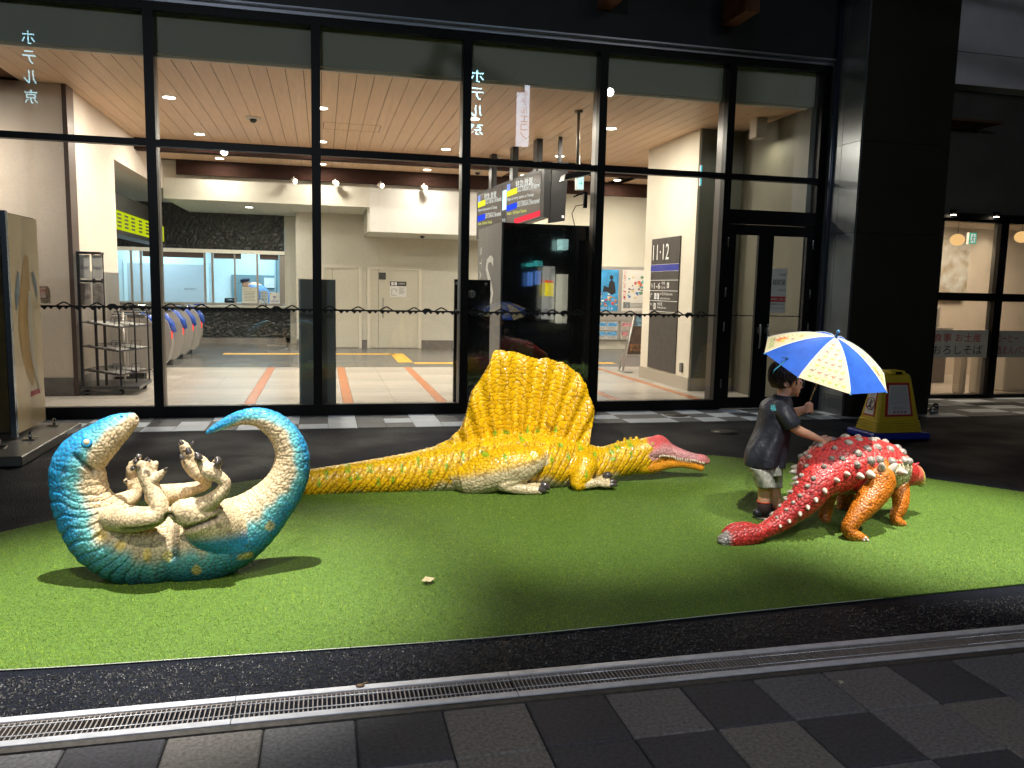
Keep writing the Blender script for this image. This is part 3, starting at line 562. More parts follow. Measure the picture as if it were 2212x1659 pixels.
text('揚げたて\nまんじゅう', (5.67, 14.29, .4), .3, .14, XD, ZD, mat('orange_print', (.7, .3, .1), .6), b_)

# way-finding panel on the pillar: it faces the hall, towards -X
sg = thing('platform_sign', 'tall dark wayfinding panel reading 11-12 on the cream pillar', 'sign', None, (5.56, 12.5, 1)); dk = mat('sign_charcoal', (.055, .048, .045), .5, noise=.15, nscale=8); XM = (0, -1, 0)
MB().box((5.545, 12.0, 1.19), (5.57, 13.13, 2.43)).obj('upper_board', dk, sg); MB().box((5.55, 12.0, .22), (5.57, 13.13, 1.17)).obj('lower_board', dk, sg)
wl_ = mat('sign_white', (.8, .8, .78), .5); bl_ = mat('sign_blue', (.03, .04, .30), .5)
MB().box((5.541, 12.0, 1.88), (5.5445, 13.13, 1.99)).obj('line_colour_band', bl_, sg)
for z in (1.2, 1.38, 1.55, 1.725): MB().box((5.541, 12.0, z), (5.5445, 13.13, z+.008)).obj('rule', wl_, sg)
MB().box((5.5405, 12.0, 1.99), (5.5445, 13.13, 1.994)).box((5.5405, 12.0, 1.876), (5.5445, 13.13, 1.88)).obj('rule', wl_, sg)
def st(b, y, z, w, h): text(b, (5.54, y, z), w, h, XM, ZD, wl_, sg)
st('11·12', 13.05, 2.07, .66, .26); st('1-6', 12.95, 1.585, .26, .1); st('号車', 12.64, 1.65, .14, .055); st('Car No.', 12.64, 1.59, .17, .04)
st('お手洗', 12.68, 1.475, .2, .05); st('Restroom', 12.45, 1.48, .26, .045); st('化妝室 洗手間 화장실', 12.68, 1.41, .4, .03); st('待合室', 12.78, 1.305, .2, .055); st('Waiting Room', 12.78, 1.245, .36, .045)
st('↑', 13.08, 1.585, .07, .1); st('↖', 13.08, 1.42, .08, .08); st('↰', 13.08, 1.25, .08, .1)
for y, z, s in ((12.42, 1.6, .09), (12.93, 1.41, .1), (12.81, 1.41, .1), (12.94, 1.24, .1)):
    q = MB().box((5.5405, y-s*.8, z), (5.5445, y, z+s)).obj('pictogram_plate', wl_, sg); MB().ball((5.539, y-s*.4, z+s*.78), s*.1, 8, sc=(.1, 1, 1)).box((5.5385, y-s*.5, z+s*.15), (5.54, y-s*.3, z+s*.64)).obj('pictogram', bl_ if z == 1.41 else dk, q)
MB().bbox((5.53, 11.72, .27), (5.57, 11.8, .42), .008).obj('wall_socket', mat('socket_grey', (.2, .19, .18), .5), None, label='small grey socket box low on the cream pillar', cat='wall socket')

# ticket office: black rock-faced front, window, counter
def rock(a, b, nx, nz, m, name, par):
    # split-faced stone cladding: a relief grid facing -Y
    x = np.linspace(a[0], b[0], nx); z = np.linspace(a[2], b[2], nz); X, Z = np.meshgrid(x, z); Y = a[1]-rng.uniform(0, .035, X.shape)
    v = np.stack([X, Y, Z], -1).reshape(-1, 3); f = [(j*nx+i, j*nx+i+1, (j+1)*nx+i+1, (j+1)*nx+i) for j in range(nz-1) for i in range(nx-1)]
    mb = MB().add(v, f); mb.box((a[0], a[1]+.001, a[2]), b); return mb.obj(name, m, par)
rm = mat('black_split_stone', (.018, .02, .022), .35, col2=(.06, .065, .065), nscale=40, bump=.5, bscale=60)
of = thing('ticket_office', 'ticket office with black stone front and bright windows', 'ticket office', None, (-3, 21.3, 0))
rock((-6, 21.28, .16), (-.82, 21.4, .9), 130, 22, rm, 'lower_stone_front', of); rock((-6, 21.28, 2.34), (-.95, 21.4, 3.43), 126, 26, rm, 'upper_stone_front', of)
st_ = mat('brushed_steel', (.42, .38, .34), .38, .8); MB().box((-6, 21.3, 0), (-.82, 21.4, .155)).obj('steel_plinth', st_, of)
MB().bbox((-6, 21.0, .905), (-.76, 21.6, .955), .01).obj('counter_top', mat('counter_stone', (.55, .52, .45), .4, noise=.3, nscale=50), of)
wf = mat('office_frame', (.38, .35, .31), .35, .6)
MB().box((-6, 21.27, 2.25), (-.94, 21.42, 2.335)).obj('light_rail', mat('rail_lit', (.7, .66, .55), .4, emit=(1, .9, .7), es=.35), of)
MB().box((-6, 21.36, .956), (-1.0, 21.42, 1.02)).obj('window_sill', wf, of)
for x, w in ((-4.55, .05), (-4.33, .05), (-2.86, .05), (-2.68, .05), (-1.9, .04), (-1.36, .05), (-1.0, .14)): MB().box((x-w/2-.25*(x > -2 and x < -1.1), 21.35, 1.02), (x+w/2-.25*(x > -2 and x < -1.1), 21.41, 2.25)).obj('window_post', wf, of)
for a, b in ((-4.3, -2.9), (-2.65, -2.0), (-1.55, -1.1)): MB().box((a, 21.43, 2.12), (b, 21.47, 2.25)).obj('blind_box', mat('blind_brown', (.13, .09, .08), .6), of)
of2 = mat('office_wall_cool', (.62, .74, .78), .8, noise=.03, nscale=2)
MB().box((-9, 24.0, 0), (-.6, 24.15, 3)).box((-9, 21.5, 2.9), (-.6, 24.0, 3)).box((-.75, 21.5, 0), (-.62, 24, 2.9)).box((-9.1, 21.5, 0), (-9, 24, 3)).obj('inner_wall', of2, of); MB().box((-9, 21.5, -.01), (-.6, 24, .01)).obj('inner_floor', mat('office_floor', (.3, .3, .3), .6), of)
od = MB().box((-5.2, 23.93, 0), (-3.2, 23.98, 2.0)).obj('office_door', mat('office_door_grey', (.42, .46, .5), .5), of); MB().box((-4.32, 23.92, 0), (-4.3, 23.929, 2.0)).obj('door_gap', BLK, od); MB().box((-5.3, 23.94, 2.0), (-3.1, 23.99, 2.08)).box((-5.3, 23.94, 0), (-5.2, 23.99, 2.0)).box((-3.2, 23.94, 0), (-3.1, 23.99, 2.0)).obj('door_frame', of2, od)
text('出札窓口', (-3.75, 23.915, 1.3), .3, .05, XD, ZD, blk, od)
MB().box((-2.5, 23.9, .9), (-1.3, 23.98, 1.75)).obj('grey_partition', mat('partition_grey', (.17, .25, .28), .6), of); MB().box((-1.62, 23.87, 1.4), (-1.32, 23.89, 1.68)).box((-1.6, 23.87, 1.0), (-1.32, 23.89, 1.28)).obj('pinned_paper', mat('paper', (.75, .75, .72), .7), of)
MB().box((-1.32, 23.5, 0), (-1.28, 24, 2.9)).obj('partition_edge', mat('office_edge', (.35, .42, .45), .6), of)
n1 = MB().box((-1.98, 21.33, 1.02), (-1.62, 21.345, 1.42)).obj('counter_notice', mat('paper_warm', (.72, .72, .62), .7), of)
text('ICカード', (-1.96, 21.328, 1.345), .2, .05, XD, ZD, mat('notice_brown', (.35, .12, .08), .6), n1)
for k in range(7): MB().box((-1.95+.02*(k % 2), 21.326, 1.3-k*.037), (-1.66-.02*(k % 3), 21.329, 1.311-k*.037)).obj('text_line', mat('grey_print', (.25, .25, .25), .6), n1)
n2 = MB().box((-1.32, 21.33, 1.02), (-1.08, 21.345, 1.3)).obj('wifi_notice', mat('paper', (.75, .75, .72), .7), of); text('Wi-Fi', (-1.3, 21.328, 1.05), .2, .05, XD, ZD, bl_, n2); text('FREE', (-1.24, 21.328, 1.11), .08, .02, XD, ZD, bl_, n2)
for r in (.025, .045, .065): MB().tube([(-1.2+r*math.sin(t), 21.326, 1.14+r*math.cos(t)) for t in np.linspace(-.8, .8, 8)], .005, 5).obj('wifi_arc', bl_, n2)
MB().ball((-1.29, 21.327, 1.275), .014, 8, sc=(1, .1, 1)).obj('red_dot', mat('poster_red', (.6, .02, .03), .6), n2)
n3 = MB().box((-1.54, 21.335, 1.02), (-1.36, 21.345, 1.34)).obj('clear_notice', mat('pale_blue_paper', (.5, .62, .68), .7), of)
for k in range(6): MB().box((-1.53, 21.33, 1.3-k*.04), (-1.38, 21.333, 1.315-k*.04)).obj('text_line', mat('grey_print', (.25, .25, .25), .6), n3)
mi = thing('desk_microphone', 'small black gooseneck microphone in the ticket office window', 'microphone', None, (-1.4, 21.2, .955)); MB().tube([(-1.4, 21.2, .957), (-1.42, 21.2, 1.05), (-1.5, 21.2, 1.14)], [.006, .005, .008], 6).lathe([(.03, 0), (.03, .015)], (-1.4, 21.2, .956), 12).obj('gooseneck', BLK, mi)
tr_ = thing('coin_tray', 'small blue tray on the ticket office counter', 'tray', None, (-2.95, 21.1, .96)); MB().bbox((-3.1, 21.05, .957), (-2.85, 21.2, .985), .006).box((-3.09, 21.06, .985), (-2.86, 21.19, .987)).obj('tray_body', mat('tray_blue', (.03, .08, .4), .4), tr_)
tp = thing('desk_telephone', 'dark telephone on the desk behind the ticket window', 'telephone', None, (-2.3, 22.2, .96)); MB().bbox((-2.5, 22.1, 1.0), (-2.2, 22.3, 1.07), .015).tube([(-2.5, 22.2, 1.09), (-2.35, 22.2, 1.11), (-2.2, 22.2, 1.09)], [.03, .018, .03], 8).obj('handset', BLK, tp); MB().box((-2.9, 22.0, 0), (-.9, 22.6, 1.0)).obj('office_desk', mat('office_desk', (.4, .42, .42), .6), None, label='pale desk inside the ticket office', cat='desk')

# ticket gates (a row reaching away from the glass)
def gate(y, lab):
    g = thing('ticket_gate', lab, 'ticket gate', 'ticket gates beside the hall', (-3, y, 0), world=False)
    ste = mat('gate_steel', (.46, .43, .40), .32, .45, noise=.12, nscale=3, stretch=(1, 1, .3)); blu = mat('gate_blue', (.02, .08, .42), .3, coat=.5); W_ = .13
    pr = [(0.38, .1), (.47, .2), (.53, .45), (.53, .65), (.47, .85), (.36, .98)]
    v = []; 
    for s in (-W_, W_): v += [(-1.6, s, .1)] + [(x-.05, s, z) for x, z in pr] + [(-1.6, s, .98)]
    n = 8; f = [tuple(range(n-1, -1, -1)), tuple(range(n, 2*n))] + [(i, (i+1) % n, n+(i+1) % n, n+i) for i in range(n)]
    MB().add(v, f).obj('body', ste, g); MB().box((-1.55, -.1, 0), (.25, .1, .1)).obj('plinth', mat('gate_plinth', (.03, .03, .03), .6), g)
    MB().bbox((-1.62, -.15, .981), (.3, .15, 1.02), .01).obj('top_cover', mat('gate_top', (.1, .1, .1), .3), g)
    MB().tube([(-1.3, .0, 1.05), (.05, 0, 1.05), (.25, 0, 1.0), (.4, 0, .86), (.48, 0, .7)], .016, 8).obj('hand_rail', mat('chrome', (.5, .5, .5), .15, 1), g)
    MB().tube([(.2, 0, .99), (.35, 0, .93), (.455, 0, .8), (.5, 0, .66)], [.06, .07, .07, .05], 8).obj('blue_bumper', blu, g)
    MB().bbox((.3, .135, .5), (.47, .24, .74), .02).obj('flap', blu, g)
    MB().box((.47, -.11, .56), (.488, -.06, .68)).obj('signal_lamp', emat('gate_red', (1, .03, .02), 2.2), g)
    return g
for y, lb in ((13.62, 'nearest steel ticket gate, its long side facing the glass wall'), (14.75, 'second steel ticket gate from the glass wall'), (15.9, 'third steel ticket gate from the glass wall'), (17.05, 'fourth steel ticket gate, one from the end'), (18.2, 'farthest steel ticket gate before the office counter')):
    g = gate(y, lb)
gp = thing('gate_barrier', 'pale steel barrier panel left of the nearest ticket gate', 'barrier', None, (-3.1, 13.3, 0)); MB().bbox((-3.9, 13.42, .05), (-2.95, 13.46, 1.0), .006).obj('panel', mat('gate_steel', (.40, .37, .34), .3, .85), gp); MB().tube([(-3.0, 13.4, 0), (-3.0, 13.4, 1.05)], .02, 8).obj('post', mat('gate_steel', (.4, .37, .34), .3), gp)

# departure board over the gates, seen edge on
db = thing('departure_board', 'yellow green departure board hanging over the ticket gates', 'departure board', None, (-3.6, 17, 2.6)); MB().box((-3.95, 15.7, 2.36), (-3.6, 20.6, 2.44)).box((-3.95, 15.7, 2.8), (-3.6, 20.6, 3.1)).box((-3.95, 15.7, 2.44), (-3.63, 20.6, 2.8)).obj('casing', mat('board_case', (.02, .02, .018), .4), db)
MB().box((-3.628, 15.72, 2.45), (-3.615, 20.4, 2.79)).obj('lit_panel', emat('board_yellow', (.62, .72, .01), 1.0), db); yb = mat('board_ink', (.06, .07, .02), .6)
for y in (16.0, 16.55, 17.1, 17.75, 18.4): 
    for k in range(4): MB().box((-3.6135, y, 2.5+k*.07), (-3.611, y+.3, 2.535+k*.07)).obj('text_line', yb, db)
text('ご案内', (-3.61, 19.3, 2.5), .8, .2, (0, 1, 0), ZD, yb, db)

# hanging train information displays
ds = thing('train_display', 'pair of hanging colour train information screens beside the dark panel', 'display', None, (3.3, 14, 3)); A1, A2 = np.array([3.5, 13.0]), np.array([2.93, 15.5])
def dq(u, z): p = A1+(A2-A1)*u; zz = 2.72+(3.49-2.72)*z; zl = 2.5+(3.33-2.5)*z; return np.array([p[0], p[1], zz*(1-u)+zl*u])
nrm = np.array([-(A1-A2)[1]*-1, -(A1-A2)[0]*1.0]); nrm = np.array([-2.5, -.57]); nrm /= np.hypot(*nrm); N3 = np.array([nrm[0], nrm[1], 0])
def dbox(u0, u1, z0, z1, out, th, name, m, par): return MB().slab([dq(u0, z0)+N3*out, dq(u1, z0)+N3*out, dq(u1, z1)+N3*out, dq(u0, z1)+N3*out], -N3*th).obj(name, m, par)
dbox(-.04, 1.03, -.03, 1.03, 0, .12, 'casing', mat('display_case', (.02, .02, .022), .3), ds)
for (u0, u1, top) in ((.0, .5, '福井 Fukui'), (.58, 1.0, '金沢 Kanazawa')):
    s = dbox(u0, u1, 0, .97, .006, .004, 'screen', mat('screen_dark', (.01, .01, .012), .2, emit=(.10, .075, .06), es=1), ds); w = u1-u0
    for z, h, a, b, c in ((.68, .13, .68, 1.0, (1, .95, .05)), (.36, .13, .68, 1.0, (.03, .08, 1)), (.02, .12, 0, .75 if u0 < .3 else .0, (1, .05, .08)), (.8, .15, .9, 1., (.3, .4, 1))):
        if b > a: dbox(u0+w*a, u0+w*b, z, z+h, .009, .002, 'colour_field', emat('scr%d' % int(z*100+c[1]*7), c, 1.3), s)
    we = emat('screen_text', (.95, .95, .9), 1.3); dirx = np.array([A1[0]-A2[0], A1[1]-A2[1], 0]); L = np.linalg.norm(dirx)
    up_ = (0, 0, 1)
    def dtext(b, u, z, w2, h2, col=we):
        o = dq(u, z)+N3*.013; text(b, o, w2, h2, tuple(dirx/L), up_, col, s, depth=0)
    dtext('特急 敦賀', u0+w*.72, .8, w*.5*L, .12); dtext('20:22 TSURUGA 12 All Reserved', u0+w*.66, .7, w*.64*L, .09); dtext('Stops at every station to Tsuruga', u0+w*.98, .57, w*.8*L, .07)
    dtext('20:53 TSURUGA 12 Non-reserved', u0+w*.66, .38, w*.64*L, .09); dtext('Stops : Echizen-Takefu', u0+w*.98, .26, w*.6*L, .07, emat('screen_yellow', (.9, .9, .2), 1.3))
dbox(.51, .57, .42, .85, .008, .004, 'clock_sign', emat('clock_cyan', (.75, 1, 1), 1.8), ds)
text('20:31', dq(.57, .15)+N3*.01, .13, .07, tuple(dirx/L), (0, 0, 1), we, ds, depth=0)
for u in (.1, .45, .8): p = dq(u, 1)+N3*-.06; MB().box((p[0]-.05, p[1]-.12, p[2]), (p[0]+.05, p[1]+.12, CH)).obj('hanger', mat('display_case', (.02, .02, .022), .3), ds)
db2 = thing('hanging_display', 'black back of a hanging screen right of the colour displays', 'display', None, (3.7, 13, 3)); MB().slab([(3.62, 12.95, 2.62), (3.86, 12.8, 2.66), (3.9, 12.8, 3.6), (3.66, 12.95, 3.6)], (.02, .08, 0)).obj('casing', mat('display_case', (.02, .02, .022), .3), db2); MB().box((3.74, 12.86, 3.6), (3.8, 12.9, CH)).obj('hanger', mat('display_case', (.02, .02, .022), .3), db2)
MB().box((3.8, 12.78, 2.7), (3.84, 12.785, 2.74)).obj('label_plate', wht, db2)

# box of dark glass with STATION WEST lettering on its side, dark standing boards behind the glass
bx = thing('dark_glass_kiosk', 'tall black glossy kiosk with STATION WEST lettering on its grey side', 'kiosk', None, (2.8, 10.4, 0)); gloss = mat('black_gloss_glass', (.004, .004, .005), .03, spec=.8); kg = mat('kiosk_grey', (.16, .155, .15), .5, noise=.06, nscale=4)
MB().box((2.24, 10.1, 0), (3.5, 10.12, 2.37)).obj('front_panel', gloss, bx); MB().box((2.22, 10.121, 0), (2.26, 11.7, 2.38)).obj('side_panel', kg, bx); MB().box((2.26, 10.12, 0), (3.48, 11.7, 2.36)).obj('cabinet', mat('core_dark', (.02, .02, .02), .8), bx)
kt = mat('kiosk_letters', (.62, .62, .6), .5)
for i, c in enumerate('STATION'): text(c, (2.218, 10.93, 2.1-i*.17), .1, .12, (0, 0, 1), (0, 1, 0), kt, bx) if False else text(c, (2.218, 11.55, 2.12-i*.17), .12, .14, (0, 0, -1), (0, -1, 0), kt, bx)
text('S', (2.217, 11.1, 1.3), .55, .68, XM, ZD, kt, bx); text('WEST', (2.217, 10.95, 1.17), .28, .06, XM, ZD, kt, bx)
b1 = thing('photo_board', 'black standing board with round white emblem behind the glass', 'board', None, (1.83, 10.0, 0)); MB().box((1.6, 9.99, 0), (2.06, 10.03, 1.64)).obj('panel', mat('board_black', (.008, .008, .009), .06, spec=.7), b1)
for x, z in ((1.63, 1.59), (2.0, 1.59), (1.99, 1.25), (1.63, 1.25)): MB().lathe([(.018, 0), (.018, .004)], (x, 9.99, z), 14, axis=(0, -1, 0)).obj('corner_stud', mat('stud_grey', (.5, .5, .48), .4), b1)
e = MB().lathe([(.05, 0), (.05, .004)], (1.82, 9.99, 1.46), 20, axis=(0, -1, 0)).obj('emblem', mat('stud_grey', (.5, .5, .48), .4), b1); text('写真', (1.79, 9.982, 1.435), .06, .05, XD, ZD, blk, e)
b2 = thing('grey_board', 'plain dark grey standing board right behind the glass', 'board', None, (-.06, 10.0, 0)); MB().box((-.28, 9.99, 0), (.15, 10.03, 1.6)).obj('panel', mat('board_grey', (.26, .28, .27), .35, noise=.1, nscale=4), b2); MB().box((-.285, 9.985, 0), (-.265, 10.035, 1.605)).obj('edge', mat('case_silver', (.55, .55, .55), .35, .6), b2)
rd = thing('brochure_rack', 'black wheeled brochure rack with three shelves and header posters', 'brochure rack', None, (-2.85, 11.9, 0)); rk = mat('rack_black', (.012, .012, .02), .4)
for x, y, h in ((-3.12, 11.62, 1.9), (-2.86, 11.75, 1.9), (-2.95, 11.68, 1.9)): MB().box((x-.016, y-.016, .1), (x+.016, y+.016, h)).obj('upright', rk, rd)
MB().box((-3.13, 11.6, 1.87), (-2.84, 11.78, 1.9)).box((-3.12, 11.66, 1.5), (-2.85, 11.7, 1.53)).obj('header_frame', rk, rd)
for x0 in (-3.105, -2.955):
    q = MB().box((x0, 11.64, 1.55), (x0+.12, 11.65, 1.86)).obj('header_poster', mat('paper_bright', (.9, .9, .88), .7), rd); text('Enjoy!', (x0+.015, 11.637, 1.66), .09, .06, XD, ZD, mat('navy_print', (.02, .03, .15), .6), q)
    MB().box((x0, 11.64, 1.2), (x0+.12, 11.648, 1.49)).obj('clear_poster', mat('poster_soft', (.45, .42, .42), .5, noise=.4, nscale=14), rd)
for x, y in ((-2.66, 11.66), (-2.55, 12.05), (-2.45, 12.4)):
    MB().tube([(x-.25, y, 1.18), (x-.08, y, 1.18), (x-.02, y, 1.15), (x, y, 1.07), (x, y, .12)], .011, 6).obj('bent_frame', rk, rd)
for z in (.92, .6, .28):
    s = MB().slab([(-3.14, 11.6, z+.06), (-2.66, 11.62, z-.02), (-2.42, 12.42, z-.02), (-2.9, 12.42, z+.06)], (0, 0, .008)).obj('shelf', rk, rd)
    MB().slab([(-3.05, 11.65, z+.06), (-2.86, 11.66, z+.025), (-2.78, 11.95, z+.025), (-2.97, 11.95, z+.06)], (0, 0, .012)).slab([(-2.84, 11.66, z+.022), (-2.68, 11.67, z-.005), (-2.6, 11.95, z-.005), (-2.76, 11.95, z+.022)], (0, 0, .012)).slab([(-2.85, 12.05, z+.03), (-2.56, 12.05, z-.005), (-2.46, 12.35, z-.005), (-2.76, 12.35, z+.03)], (0, 0, .01)).obj('brochures', mat('brochure_mix', (.6, .6, .58), .4, col2=(.15, .13, .12), nscale=9), rd)
    for x, y in ((-2.72, 11.64), (-2.84, 11.95), (-2.6, 11.98)): MB().tube([(x, y, z), (x+.02, y-.01, z+.11), (x+.13, y+.01, z+.12), (x+.12, y+.02, z)], .004, 5).obj('wire_divider', rk, rd)
MB().box((-3.14, 11.6, .08), (-2.42, 12.42, .12)).box((-3.14, 11.6, .02), (-2.66, 11.64, .05)).obj('base', mat('rack_base', (.05, .05, .055), .3), rd)
for x, y in ((-2.5, 12.3), (-2.66, 11.68), (-3.08, 11.66)): MB().lathe([(.035, -.012), (.035, .012)], (x, y, .035), 12, axis=(0, 1, 0)).obj('castor', BLK, rd)
for x, lb in ((-3.54, 'small framed button panel on the left wall, right of the pair'), (-3.86, 'small framed button panel half hidden by the illustrated display')): 
    q = thing('wall_button_panel', lb, 'wall panel', 'small framed panels on the left wall', (x, 11.58, 1.35)); MB().box((x-.05, 11.57, 1.27), (x+.05, 11.598, 1.44)).obj('frame', mat('panel_brown', (.25, .18, .15), .5), q); MB().box((x-.035, 11.565, 1.29), (x+.035, 11.569, 1.42)).obj('buttons', mat('panel_pale', (.5, .5, .48), .5, col2=(.35, .12, .1), nscale=16), q)

# ceiling fittings
gw = emat('downlight_glow', (1, .93, .8), 14)
LG = [(x, y) for y in (11.95, 14.7) for x in (-2.0, 0.0, 2.17, 4.3)]+[(-1.6, 19.2)]+[(x, 17.4) for x in (-2.0, 0.0, 2.17, 4.3, 6.45)]
names = {(-2.0, 11.95): 'second glass bay from the left, nearest the glass', (0.0, 11.95): 'third glass bay, nearest the glass', (2.17, 11.95): 'the lit hall, behind the fourth bay near the glass', (4.3, 11.95): 'fifth glass bay above the sign pillar side'}
for i, (x, y) in enumerate(LG):
    zc = CH if y < 18 else 3.22
    lab = 'round ceiling downlight in ' + (names.get((x, y)) or '%s row of the hall ceiling, %s' % ({14.7: 'the middle', 19.2: 'the soffit', 17.4: 'the far'}[y], {-2.0: 'above the ticket gates', -1.6: 'over the office counter', 0.0: 'left of the centre', 2.17: 'right of the centre', 4.3: 'before the poster wall', 6.45: 'left of the sign pillar'}[x]))
    d = thing('downlight', lab, 'downlight', 'round downlights in the hall ceiling', (x, y, zc)); MB().lathe([(.095, -.006), (.1, 0), (.1, .01)], (x, y, zc), 20).obj('ring', mat('ring_white', (.7, .66, .6), .5), d); MB().lathe([(.08, -.009), (.08, -.006)], (x, y, zc), 18).obj('diffuser', gw, d)
    lamp('hall_downlight', 'AREA', (x, y, zc-.02), {11.95: 92, 14.7: 88, 17.4: 36, 19.2: 50}[y], (1, .91, .79), (x, y, 0), shape='DISK', size=.17)
lamp('hall_downlight', 'AREA', (4.9, 18.9, 3.9), 90, (1, .87, .68), (4.9, 18.6, 0), shape='DISK', size=.3); lamp('hall_downlight', 'AREA', (7.2, 18.2, 3.9), 120, (1, .87, .7), (7.2, 18.6, 0), shape='DISK', size=.3)
for x, y, z, lb in ((-1.0, 12.95, CH, 'dome camera on the plank ceiling behind the second bay'), (3.19, 15.2, CH, 'dome camera right above the black transom, fourth bay'), (3.22, 17.2, CH, 'dome camera just below the transom near the screens'), (2.2, 18.4, 2.70, 'dome camera under the white soffit above the doors')):
    d = thing('dome_camera', lb, 'dome camera', 'dome cameras', (x, y, z)); MB().lathe([(.1, -.03), (.115, -.005), (.11, 0)], (x, y, z), 20).obj('base', mat('ring_white', (.7, .66, .6), .5), d); MB().ball((x, y, z-.035), .055, 14, sc=(1, 1, .9)).obj('dome', mat('dome_glass', (.02, .02, .02), .08), d)
for i, (x, z) in enumerate(((-.58, 3.68), (.27, 3.69), (1.22, 3.71), (2.15, 3.7))):
    d = thing('track_spotlight', 'small white spotlight under the far timber beam, %s' % ('leftmost of four', 'second of four from the left', 'third of four from the left', 'rightmost of four')[i], 'spotlight', 'spotlights under the far beam', (x, 17.8, 3.76))
    MB().tube([(x, 17.8, 3.76), (x, 17.8, 3.68)], .012, 6).tube([(x-.03, 17.84, 3.69), (x+.03, 17.74, 3.66)], [.045, .055], 12).obj('head', mat('ring_white', (.7, .66, .6), .5), d); MB().lathe([(.045, 0), (.04, .006)], (x+.032, 17.736, 3.659), 12, axis=(.5, -.8, -.3)).obj('lens', emat('hot_lens', (1, .85, .6), 30), d)
# short pole with projector, exit sign, bracket camera
pj = thing('ceiling_projector', 'slanted black projector hanging on a grey pole from the ceiling', 'projector', None, (3.4, 10.9, 3.1)); MB().tube([(3.46, 10.95, 3.1), (3.46, 10.95, CH)], .022, 10).obj('pole', mat('pole_grey', (.35, .32, .28), .4, .5), pj); MB().lathe([(.06, 0), (.06, .02)], (3.46, 10.95, CH-.03), 14).obj('ceiling_plate', mat('pole_grey', (.35, .32, .28), .4, .5), pj)
MB().slab([(3.2, 10.7, 3.02), (3.22, 10.7, 3.10), (3.62, 10.7, 3.21), (3.6, 10.7, 3.12)], (0, .22, 0)).obj('body', mat('display_case', (.02, .02, .022), .3), pj)
ws = thing('glass_sensor', 'small sensor with looping black cable on the mullion', 'sensor', None, (3.28, 9.95, 2.5)); MB().box((3.24, 9.92, 2.58), (3.285, 9.96, 2.78)).slab([(3.1, 9.9, 2.72), (3.24, 9.9, 2.79), (3.24, 9.9, 2.76), (3.1, 9.9, 2.7)], (0, .04, 0)).obj('body', BLK, ws); MB().tube([(3.24, 9.94, 2.62), (3.14, 9.94, 2.6), (3.09, 9.94, 2.5), (3.13, 9.94, 2.36), (3.2, 9.94, 2.3)], .006, 6).obj('cable', BLK, ws)
ex = thing('hanging_exit_sign', 'small lit exit sign hanging behind the projector', 'exit sign', None, (4.5, 14, 3.3)); MB().box((4.43, 14, 3.32), (4.56, 14.12, 3.55)).box((4.48, 14.04, 3.55), (4.5, 14.06, CH)).obj('housing', mat('sign_case', (.7, .7, .7), .5), ex); MB().box((4.435, 13.99, 3.325), (4.55, 13.999, 3.545)).obj('panel', emat('exit_face', (.7, 1, .95), 1.3), ex); text('→', (4.46, 13.985, 3.38), .07, .1, XD, ZD, emat('exit_green', (.0, .62, .42), 1.3), ex)
cb = thing('wall_light_box', 'pale box light hanging from the lobby ceiling by the door', 'light', None, (6.05, 10.6, 3.8)); MB().bbox((5.93, 10.5, 3.72), (6.1, 10.7, CH), .01).obj('housing', mat('box_light', (.5, .44, .36), .5), cb)
bs = thing('lobby_strip', 'narrow cyan lit sign on the dark lobby wall edge', 'sign', None, (5.6, 11.48, 3.3)); MB().box((5.575, 11.46, 3.15), (5.6, 11.49, 3.45)).obj('housing', mat('sign_case', (.7, .7, .7), .5), bs); MB().box((5.577, 11.455, 3.155), (5.598, 11.459, 3.445)).obj('lit_face', emat('cyan_face', (.1, .7, .85), 1.0), bs)
# poster on the door glass
pd = thing('door_poster', 'white restaurant poster with black brush lettering on the door glass', 'poster', None, (5.9, 9.66, 1.6)); MB().box((5.79, 9.652, 1.29), (6.02, 9.655, 1.88)).obj('sheet', mat('paper', (.75, .75, .72), .7), pd)
MB().box((5.79, 9.649, 1.44), (6.02, 9.6515, 1.51)).obj('red_band', mat('poster_red', (.6, .02, .03), .6), pd)
text('そば処', (5.9, 9.648, 1.78), .1, .035, XD, ZD, blk, pd); text('越前屋', (5.81, 9.648, 1.66), .19, .08, XD, ZD, blk, pd); text('福井駅店', (5.9, 9.648, 1.58), .1, .03, XD, ZD, mat('grey_print', (.25, .25, .25), .6), pd); text('新幹線 A 改札内', (5.8, 9.647, 1.457), .21, .035, XD, ZD, wht, pd)
text('営業時間 7:00~20:30', (5.8, 9.648, 1.395), .2, .022, XD, ZD, blk, pd); text('ラストオーダー 20:00', (5.8, 9.648, 1.345), .2, .02, XD, ZD, blk, pd)
lamp('office_lamp', 'AREA', (-4.5, 22.8, 2.85), 105, (.62, .88, 1), (-4.5, 22.8, 0), size=1.5); lamp('office_lamp', 'AREA', (-1.8, 22.8, 2.85), 75, (.62, .88, 1), (-1.8, 22.8, 0), size=1.2)
lamp('corridor_lamp', 'AREA', (-5.2, 16, 3.4), 150, (1, .95, .75), (-5.2, 16, 0), size=.4)
lamp('wall_washer', 'AREA', (-4.6, 10.5, 3.3), 44, (1, .88, .76), (-4.4, 11.6, 1.2), shape='DISK', size=.17)
lamp('lobby_lamp', 'AREA', (6.0, 10.6, 3.7), 7, (1, .9, .7), (6, 10.6, 0), size=.2)
